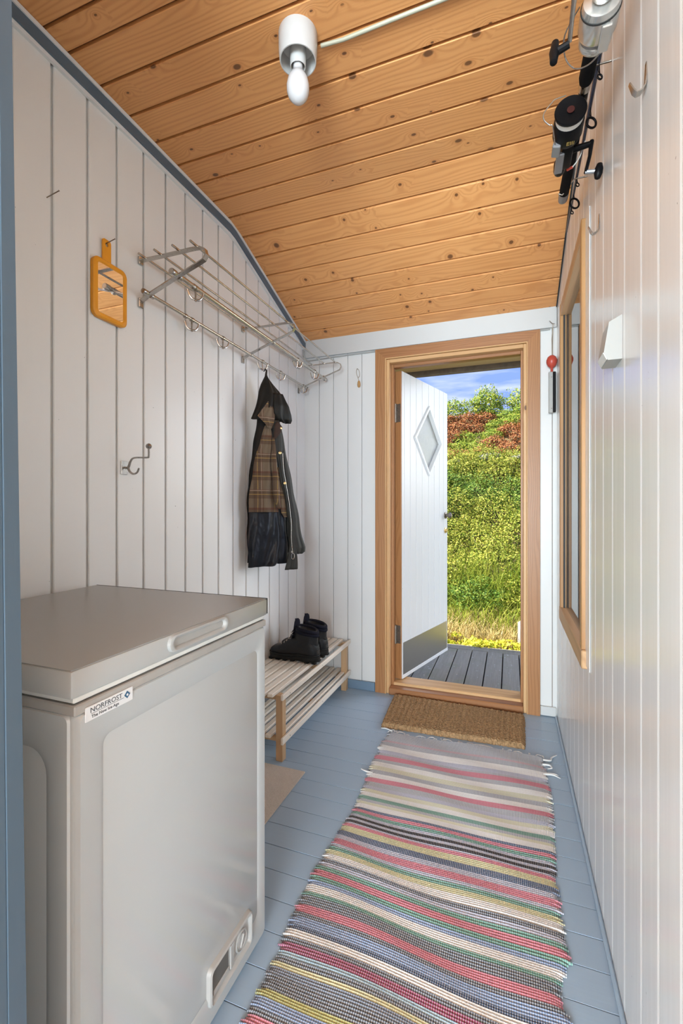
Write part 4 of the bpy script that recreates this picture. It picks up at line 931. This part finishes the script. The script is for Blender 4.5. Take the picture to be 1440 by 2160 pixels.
tm = Matrix.Translation(rq(1.283) + Vector((.006, 0, -.0358))) @ Matrix(((1, 0, 0, 0), (0, -1, 0, 0), (0, 0, -1, 0), (0, 0, 0, 1))) @ Matrix.Rotation(.30, 4, 'Y')
text('Elli', .017, 'gold', 'lettering', re, Matrix.Translation(rq(1.287) + Vector((-.004, 0, -.0362))) @ Matrix(((1, 0, 0, 0), (0, -1, 0, 0), (0, 0, -1, 0), (0, 0, 0, 1))))

def rb(y): return Vector((.2035, y, 2.196 - (y - 1.236) * .058))
rs = thing('fishing_rod', 'fishing rod with a silver reel and dark blue blank along the right wall', 'fishing rod', tuple(rb(.70)))
MB().tube([rb(.70), rb(1.0), rb(1.25), rb(1.60), rb(1.93)], [.0105, .0075, .0058, .0045, .0030], 12).build('blank', 'bluerod', rs, smooth=True)
MB().tube([rb(.55), rb(.75), rb(.92)], [.015, .015, .014], 14).build('grip', 'foam', rs, smooth=True)
for y, zc, r_, w in ((1.268, 2.160, .0058, .0022), (1.395, 2.148, .0140, .0030), (1.66, 2.156, .0055, .0018), (1.735, 2.142, .0165, .0032), (1.80, 2.150, .0050, .0016)):
    xg = .2075; mb = MB(); mb.tube([Vector((xg, y, zc)) + Vector((math.cos(a) * r_ * .9, math.cos(a) * r_ * .5, math.sin(a) * r_)) for a in np.linspace(0, 6.283, 18, endpoint=False)], w, 8, closed=True)
    for s_ in (-1, 1): mb.tube([rb(y + .012 * s_), (xg, y, zc + r_)], .0012, 5)
    mb.build('line_guide', 'black', rs, smooth=True)
SC = Vector((.174, 0, 2.122)); sq_ = lambda y: Vector((SC.x, y, SC.z))
sr = MB().lathe([(.016, 0), (.0340, .004), (.0375, .020), (.0375, .060), (.0345, .068), (.0300, .070)], sq_(1.030), YA, 32).build('rotor', 'silverp', rs, smooth=True)
MB().lathe([(.0290, 0), (.0290, .014)], sq_(1.098), YA, 28).build('line', 'greyp', sr, smooth=True)
MB().lathe([(.0300, 0), (.0325, .003), (.0325, .012), (.0290, .018), (.0005, .019)], sq_(1.110), YA, 32).build('spool', 'silverp', sr, smooth=True)
MB().lathe([(.0376, 0), (.0380, .002), (.0376, .004)], sq_(1.046), YA, 32, False).build('seam_ring', 'darkp', sr, smooth=True)
mb = MB(); mb.lathe([(.022, 0), (.024, .05), (.020, .09), (.012, .10)], sq_(.935), YA, 20); mb.build('gear_housing', 'silverp', sr, smooth=True)
MB().box(sq_(1.080) + Vector((.012, 0, -.0385)), (.020, .060, .008), None, .002).build('bail_arm', 'silverp', sr)
MB().tube([sq_(1.105) + Vector((.012, 0, -.040)), sq_(1.135) + Vector((-.010, 0, -.036)), sq_(1.150) + Vector((-.036, 0, -.022)), sq_(1.140) + Vector((-.056, 0, 0)), sq_(1.110) + Vector((-.060, 0, .022)), sq_(1.07) + Vector((-.036, 0, .034))], .0015, 8, sm=6).build('bail_wire', 'steel', sr, smooth=True)
MB().tube([sq_(.975) + Vector((-.018, 0, 0)), (.122, .985, 2.120)], .007, 10).build('crank_shaft', 'silverp', sr)
MB().tube([(.122, .985, 2.128), (.1195, 1.02, 2.105), (.1180, 1.062, 2.082)], [.006, .0045, .0045], 8).build('crank_arm', 'steel', sr, smooth=True)
MB().tube([(.118, 1.064, 2.080), (.096, 1.070, 2.078)], [.0075, .0080], 10).build('crank_pin', 'black', sr)
MB().lathe([(.001, -.030), (.0075, -.027), (.0085, -.015), (.0105, 0), (.0085, .015), (.0075, .027), (.001, .030)], (.090, 1.071, 2.078), (.08, .25, 1), 14).build('crank_knob', 'black', sr, smooth=True)
# seat the silver reel a little lower and smaller, clear of the other rod, and give it its foot
for o in [sr] + [x for x in bpy.data.objects if x.parent == sr]:
    o.data.transform(Matrix.Translation(Vector((.161, 1.000, 2.044)) - Vector(WO[rs])) @ Matrix.Scale(.93, 4) @ Matrix.Translation(Vector(WO[rs]) - Vector((.174, 1.08, 2.122))))
MB().tube([(.166, .925, 2.066), (.186, .928, 2.085), (.198, .930, 2.120), tuple(rb(.93) - Vector((0, 0, .006)))], [.007, .006, .006, .008], 10).build('reel_foot', 'silverp', sr, smooth=True)
def hanger(y, lab):
    z = rb(y).z - .0085
    return tag(MB().tube([(XR - .0003, y, z), (.196, y, z), (.160, y, min(z, ra(y).z - .0185)), (.150, y, ra(y).z - .012)], .0025, 8).build('rod_hanger', 'oldsteel', None, (XR, y, z), True), lab, 'hook')
hanger(1.262, 'small wire hanger holding the rods behind the black reel'); hanger(1.64, 'small wire hanger holding the rods near the foam grip end')

# ------------------------------------------------------------------ hooks and white box on the right wall
def j_hook(y, z, lab, h=.052, d=.025, w=.007):
    t_ = [(XR - .0005, z), (XR - .0012, z - h * .5), (XR - .003, z - h * .82), (XR - .009, z - h * .97), (XR - .016, z - h), (XR - .021, z - h * .88), (XR - d - .002, z - h * .58)]
    mb = MB(); rings = []
    for i, (x, zz) in enumerate(t_):
        p0, p1 = t_[max(0, i - 1)], t_[min(len(t_) - 1, i + 1)]; tx, tz = p1[0] - p0[0], p1[1] - p0[1]; L = math.hypot(tx, tz); nx_, nz_ = -tz / L * .0011, tx / L * .0011
        ww = w * (.55 if i in (0, len(t_) - 1) else 1)
        rings.append([(x + nx_, y - ww, zz + nz_), (x + nx_, y + ww, zz + nz_), (x - nx_, y + ww, zz - nz_), (x - nx_, y - ww, zz - nz_)])
    for r_ in rings:
        for k, p in enumerate(r_): r_[k] = (min(p[0], XR - .0002), p[1], p[2])
    return tag(mb.loft(rings).build('metal_hook', 'chrome', None, (XR, y, z - h), True), lab, 'hook')
j_hook(.962, 1.905, 'bent metal hook on the right wall nearest the camera')
j_hook(1.425, 1.912, 'bent metal hook on the right wall above the window corner')
wb_ = thing('alarm_box', 'small wedge-shaped white plastic box on the right wall', 'box', (XR, 1.185, 1.43))
mb = MB()
mb.loft([[(XR - .0003, y, 1.428), (XR - .028, y, 1.428), (XR - .036, y, 1.446), (XR - .026, y, 1.512), (XR - .0003, y, 1.526)] for y in (1.150, 1.222)]); mb.build('case', 'whitep', wb_)
mb = MB(); mb.loft([[(XR - .0290, y, 1.4335), (XR - .0350, y, 1.4455), (XR - .0375, y, 1.4455), (XR - .030, y, 1.4290)] for y in (1.152, 1.220)]); mb.build('front_lip', 'gasket', wb_)

# ------------------------------------------------------------------ coir doormat
def coir(name, P00, P10, P11, P01, h, lab):
    nx_, ny_ = 150, 70; V = []; rr = np.random.default_rng(4)
    P = [np.array(p) for p in (P00, P10, P11, P01)]
    for j in range(ny_ + 1):
        for i in range(nx_ + 1):
            u, v = i / nx_, j / ny_
            e = min(u * 1.05, (1 - u) * 1.05, v * .55, (1 - v) * .55) / .022
            edge = 1 - (1 - min(1, e)) ** 2
            p = (P[0] * (1 - u) + P[1] * u) * (1 - v) + (P[3] * (1 - u) + P[2] * u) * v
            br_ = math.sin(u * 6.283 * 25) * .5 + .5; ch = math.sin(v * 6.283 * 22 + (3.14 if int(u * 50) % 2 else 0)) * .5 + .5
            z = edge * (h - .006) + .002 + edge * (.0075 * ch * (.35 + .65 * br_) + .0022 * rr.random())
            jit = (rr.random(2) - .5) * (.006 if e < .6 else .0012)
            V.append((p[0] + jit[0], p[1] + jit[1], z))
    F = [(j * (nx_ + 1) + i, j * (nx_ + 1) + i + 1, (j + 1) * (nx_ + 1) + i + 1, (j + 1) * (nx_ + 1) + i) for j in range(ny_) for i in range(nx_)]
    rim = [i for i in range(nx_ + 1)] + [(j + 1) * (nx_ + 1) - 1 for j in range(1, ny_ + 1)] + [ny_ * (nx_ + 1) + i for i in range(nx_ - 1, -1, -1)] + [j * (nx_ + 1) for j in range(ny_ - 1, 0, -1)]
    b0 = len(V); V += [(V[i][0], V[i][1], .0006) for i in rim]; m_ = len(rim)
    F += [(rim[k], b0 + k, b0 + (k + 1) % m_, rim[(k + 1) % m_]) for k in range(m_)]
    F.append(tuple(range(b0, b0 + m_)))
    o = pyd(name, V, F, 'jute', None, ((P00[0] + P11[0]) / 2, (P00[1] + P11[1]) / 2, 0)); return tag(o, lab, 'doormat')
coir('doormat', (-.632, 2.588), (.074, 2.565), (.066, 2.225), (-.606, 2.200), .022, 'brown braided coir doormat inside the open door')

# ------------------------------------------------------------------ beige mat by the freezer
bm_ = MB().b(-1.16, -.795, 1.06, 1.713, .0006, .0065, .0015).build('small_mat', 'beige', None, (-.98, 1.39, 0))
tag(bm_, 'small beige woven mat on the floor beside the freezer', 'mat')
for k in range(46):
    pass

# ------------------------------------------------------------------ striped rag rug
rug = thing('rag_rug', 'long striped multicoloured rag rug running down the blue floor', 'rug', (-.2, 1.35, 0))
bands = [(2.165, 'grey'), (2.085, 'mpink'), (2.068, 'grey'), (2.035, 'white'), (1.990, 'lav'), (1.962, 'grey'), (1.947, 'pink'), (1.915, 'grey'), (1.890, 'white'), (1.858, 'cream'), (1.828, 'grey'), (1.802, 'white'), (1.774, 'pink'), (1.748, 'grey'), (1.718, 'lav'), (1.697, 'cream'), (1.676, 'white'), (1.652, 'green'), (1.634, 'grey'), (1.620, 'cream'), (1.606, 'white'), (1.582, 'navy'), (1.571, 'pink'), (1.555, 'green'), (1.538, 'lav'), (1.524, 'black'), (1.512, 'lav'), (1.501, 'black'), (1.489, 'lav'), (1.482, 'pink'), (1.467, 'yellow'), (1.440, 'navy'), (1.416, 'lav'), (1.396, 'pink'), (1.370, 'lav'), (1.357, 'green'), (1.340, 'yellow'), (1.322, 'white'), (1.297, 'dgrey'), (1.282, 'lav'), (1.266, 'green'), (1.249, 'pink'), (1.226, 'green'), (1.209, 'blue'), (1.193, 'white'), (1.168, 'green'), (1.157, 'dgrey'), (1.128, 'pink'), (1.104, 'dgrey'), (1.091, 'blue'), (1.064, 'navy'), (1.053, 'white'), (1.032, 'dgrey'), (1.018, 'maroon'), (.996, 'lblue'), (.983, 'dgrey'), (.968, 'yellow'), (.955, 'bgrey'), (.936, 'dgrey'), (.902, 'olive'), (.884, 'blue'), (.860, 'dgrey'), (.846, 'pink'), (.826, 'blue'), (.800, 'dgrey'), (.772, 'white'), (.745, 'green'), (.715, 'blue'), (.685, 'pink'), (.655, 'dgrey'), (.62, 'white'), (.59, None)]
def rug_warp(x, y):
    """gentle waviness of the weft lines over the rug"""
    t_ = (x + .20) / .35
    return .007 * math.sin(t_ * 2.1 + y * 3.1) + .004 * math.sin(t_ * 4.3 + y * 9.0) + .004 * t_ * (1 if y > 1.9 else -1.5 if y < 1.3 else 0)
NXR = 46; rr_ = random.Random(5)
for (ya, c), (yb, _) in zip(bands, bands[1:]):
    if c is None: break
    rows = max(1, round((ya - yb) / .0068)); V, F = [], []
    for r_ in range(rows):
        y1_ = ya - (ya - yb) * r_ / rows; y0_ = ya - (ya - yb) * (r_ + 1) / rows; ym = (y0_ + y1_) / 2; hh = (y1_ - y0_) / 2
        drift = -.030 * max(0, 1.22 - ym)
        xl = -.545 + .010 * math.sin(ym * 9) - .012 * (ym > 2.0) + rr_.uniform(-.006, .006); xr = .138 + .008 * math.sin(ym * 7 + 1) - .035 * max(0, min(1, (1.22 - ym) / .08)) * (1 if ym > 1.1 else .6) + rr_.uniform(-.006, .006)
        base = len(V); cs_ = [(-1.0, .0012), (-.75, .0062), (0, .0088), (.75, .0062), (1.0, .0012)]
        for i in range(NXR + 1):
            x = xl + (xr - xl) * i / NXR; e = min(i, NXR - i) / 1.2; es = min(1.0, .45 + .55 * e)
            w_ = rug_warp(x, ym); lift = .0012 * math.sin(x * 17 + ym * 40)
            for a, z in cs_: V.append((x, ym + w_ + a * hh * 1.02 * (es if e < 1 else 1), .0010 + z * es + (lift if z > .002 else 0)))
        for i in range(NXR):
            for k in range(4): q = base + i * 5 + k; F.append((q, q + 5, q + 6, q + 1))
        F.append(tuple(base + k for k in range(5))); F.append(tuple(base + NXR * 5 + k for k in range(4, -1, -1)))
    pyd('stripe', V, F, 'rag_' + c, rug, smooth='all')
# the end border and its loose cotton fringe
for i in range(26):
    x = -.555 + i * .0275 + rr_.uniform(-.008, .008); L = rr_.uniform(.02, .055); a = rr_.uniform(-1.0, 1.0); y0_ = 2.163 + rug_warp(x, 2.16)
    if abs(x) < .02: a = .4
    pts = [(x, y0_, .006), (x + a * L * .5, min(2.186, y0_ + L * .5), .005), (x + a * L * 1.1 + .006 * math.sin(i), min(2.190, y0_ + L * .62), .0045), (x + a * L * 1.5, min(2.186, y0_ + L * .45), .004)]
    MB().tube(pts, .0018, 5, sm=4).build('fringe', 'fringe', rug)
for pts in ([(-.54, 2.168, .006), (-.575, 2.190, .004), (-.60, 2.186, .004)], [(.135, 2.15, .006), (.165, 2.155, .006), (.172, 2.185, .005), (.195, 2.215, .004)], [(.13, 2.11, .007), (.158, 2.112, .007), (.165, 2.095, .006), (.148, 2.085, .005)], [(-.53, 1.80, .006), (-.56, 1.803, .006), (-.585, 1.815, .004)], [(.13, 2.035, .006), (.165, 2.045, .005), (.192, 2.030, .004)], [(.13, 2.040, .006), (.170, 2.052, .005), (.186, 2.048, .004)]):
    MB().tube(pts, [.0042] + [.0034] * (len(pts) - 2) + [.0014], 7, sm=4).build('loose_end', 'fringe', rug, smooth=True)

# ------------------------------------------------------------------ slatted shoe rack
sk = thing('shoe_rack', 'low slatted wooden shoe rack with two shelves against the far wall', 'shoe rack', (-1.06, 2.17, 0))
for x0, x1 in ((-.953, -.921), (-1.205, -1.175)):
    for y0, y1 in ((1.750, 1.784), (2.562, 2.596)): MB().b(x0, x1, y0, y1, 0, .2855, .0015).build('leg', 'leg', sk)
for z in (.262, .082):
    for y in (1.767, 2.172, 2.579):
        if y == 2.172: MB().b(-1.198, -.930, y - .009, y + .009, z, z + .018, .001).build('cross_bar', 'leg', sk)
        else: MB().b(-1.174, -.954, y - .010, y + .010, z, z + .018, .001).build('cross_bar', 'leg', sk)
SX = [-1.195, -1.149, -1.103, -1.057, -1.011]
for x in SX: MB().b(x - .0165, x + .0165, 1.728 if x > -1.15 else 1.745, 2.612, .2803, .2965, .0025).build('slat', 'slat', sk)
MB().b(-.9205, -.9085, 1.732, 2.612, .272, .2975, .0025).build('front_rail', 'slat', sk)
MB().b(-.9840, -.957, 1.728, 2.612, .2803, .2965, .0025).build('slat', 'slat', sk)
for x in [-1.149, -1.108, -1.067, -1.026, -.985]: MB().b(x - .0135, x + .0135, 1.735, 2.612, .1003, .1150, .0025).build('slat', 'slat', sk)
MB().b(-.9530, -.9300, 1.786, 2.560, .1003, .1150, .0025).build('slat', 'slat', sk)
MB().b(-.9205, -.9085, 1.732, 2.612, .082, .1110, .0025).build('front_rail', 'slat', sk)
for z in (.283, .096):
    for y in (1.80, 2.172): MB().lathe([(.003, 0), (.0025, .0012)], (-.9085, y, z), (1, 0, 0), 8).build('screw', 'steel', sk)

# ------------------------------------------------------------------ black hiking boots
def boot(hx, hy, z0, rot, lab):
    f = Vector((-math.cos(rot), math.sin(rot), 0)); s_ = Vector((-f.y, f.x, 0)); O_ = Vector((hx, hy, z0))
    W = lambda x, y, z: O_ + f * x + s_ * y + Vector((0, 0, z))
    b = thing('hiking_boot', lab, 'boot', tuple(W(.12, 0, 0)), 'pair of black hiking boots')
    def ell(x, hw, za, zb, n=20, p=.75):
        o = []
        for k in range(n):
            a = 6.283 * k / n; cx, sz = math.cos(a), math.sin(a)
            o.append(W(x, hw * math.copysign(abs(cx) ** p, cx), (za + zb) / 2 + (zb - za) / 2 * math.copysign(abs(sz) ** p, sz)))
        return o
    mb = MB()
    mb.loft([ell(x, hw, .018, zt) for x, hw, zt in ((.000, .020, .085), (.010, .032, .105), (.035, .040, .122), (.08, .043, .128), (.120, .044, .132), (.150, .045, .118), (.178, .047, .100), (.205, .049, .086), (.235, .047, .074), (.258, .040, .068), (.272, .026, .058), (.278, .012, .050))])
    def oval(z, cx, rx, ry, n=24, tilt=0.0): return [W(cx + rx * math.cos(6.283 * k / n), ry * math.sin(6.283 * k / n), z + tilt * math.cos(6.283 * k / n) - .007 * max(0, -math.cos(6.283 * k / n)) ** 4 * (tilt != 0)) for k in range(n)]
    mb.loft([oval(.055, .066, .064, .039), oval(.09, .068, .067, .041), oval(.115, .071, .068, .041, tilt=.004), oval(.145, .069, .066, .042, tilt=.006), oval(.172, .067, .065, .043, tilt=.008), oval(.181, .067, .058, .038, tilt=.008), oval(.172, .067, .050, .032, tilt=.006), oval(.120, .067, .045, .028)])
    up_ = mb.build('upper', 'leather', b, smooth='all')
    mb = MB(); n = 26
    def torus(z, cx, rx, ry, r_, tilt):
        mb.tube([W(cx + rx * math.cos(6.283 * k / n), ry * math.sin(6.283 * k / n), z + tilt * math.cos(6.283 * k / n) - .008 * max(0, -math.cos(6.283 * k / n)) ** 4) for k in range(n)], r_, 8, closed=True)
    torus(.170, .067, .0600, .0395, .0090, .008); torus(.153, .067, .0620, .0405, .0080, .006)
    mb.build('padded_collar', 'lining', b, smooth='all')
    mb = MB(); rings = []
    for x, z, w in ((.146, .108, .026), (.136, .135, .030), (.128, .165, .034), (.124, .190, .035), (.124, .208, .029), (.125, .218, .015)):
        rings.append([W(x + t_ * .012 * (abs(q) - .5) * -1 + t_ * .006, q * w, z) for t_, qs in ((1, (-1, -.5, 0, .5, 1)), (-1, (1, .5, 0, -.5, -1))) for q in qs])
    mb.loft(rings).build('tongue', 'lining', b, smooth='all')
    # sole with heel block and lugs
    def outline(o_, z):
        pts = []
        for x, hw in ((-.006, .012), (.004, .028), (.03, .037), (.08, .038), (.12, .037), (.17, .045), (.21, .050), (.245, .046), (.268, .034), (.282, .014)): pts.append((x, hw + o_))
        return [W(x, y, z) for x, y in pts] + [W(x, -y, z) for x, y in pts[::-1]]
    mb = MB(); mb.loft([outline(-.003, .010), outline(.0, .014), outline(.001, .030), outline(-.002, .036)])
    sl__ = mb.build('sole', 'rubber', b, smooth=True)
    mb = MB()
    for i in range(7):
        x = .012 + i * .042
        if .09 < x < .13: continue
        for sg in (-1, 1): mb.box(W(x, sg * (.024 if x < .16 else .030), .0062), (.022, .020, .012), Matrix.Rotation(-rot, 3, 'Z'), .002)
    mb.build('tread', 'rubber', sl__)
    mb = MB(); mb.tube([W(x, y, z) for x, y, z in ((-.004, .0, .040), (.006, .030, .040), (.04, .041, .041), (.10, .043, .044), (.15, .046, .036), (.20, .051, .036), (.24, .049, .038), (.27, .032, .040), (.283, 0, .040), (.27, -.032, .040), (.24, -.049, .038), (.20, -.051, .036), (.15, -.046, .036), (.10, -.043, .044), (.04, -.041, .041), (.006, -.030, .040))], .0042, 6, closed=True); mb.build('welt', 'rubber', b, smooth='all')
    mb = MB()
    for z, x in ((.070, -.001), (.082, .001), (.094, .002)): mb.tube([W(x + .010, .022, z + .004), W(x, .010, z), W(x - .0015, 0, z - .001), W(x, -.010, z), W(x + .010, -.022, z + .004)], .0022, 6)
    mb.build('heel_ridge', 'leather', b, smooth='all')
    for i, (x, z, w) in enumerate(((.203, .088, .018), (.186, .097, .019), (.170, .108, .020), (.156, .121, .021), (.145, .138, .023), (.139, .156, .025))):
        mb = MB(); w += .007; mb.tube([W(x, -w, z - .004), W(x - .004, -w * .4, z + .007), W(x - .008, w * .4, z + .008), W(x - .012, w, z + .001)], .0026, 6); mb.tube([W(x, w, z - .004), W(x - .004, w * .4, z + .008), W(x - .008, -w * .4, z + .007), W(x - .012, -w, z + .001)], .0026, 6)
        mb.build('lace', 'lace', b, smooth='all')
        for sg in (-1, 1): MB().lathe([(.0045, 0), (.0046, .003), (.0024, .0042)], W(x - .004, sg * (w + .006), z - .001), W(x + .2, sg * (w + .06), z + .08) - W(x, sg * w, z), 8).build('eyelet', 'steel', b)
    return b
boot(-.928, 2.158, .2965, math.radians(3), 'black leather hiking boot nearer the freezer on the shoe rack')
boot(-.928, 2.272, .2965, math.radians(5), 'black leather hiking boot behind its mate, nearer the far wall')
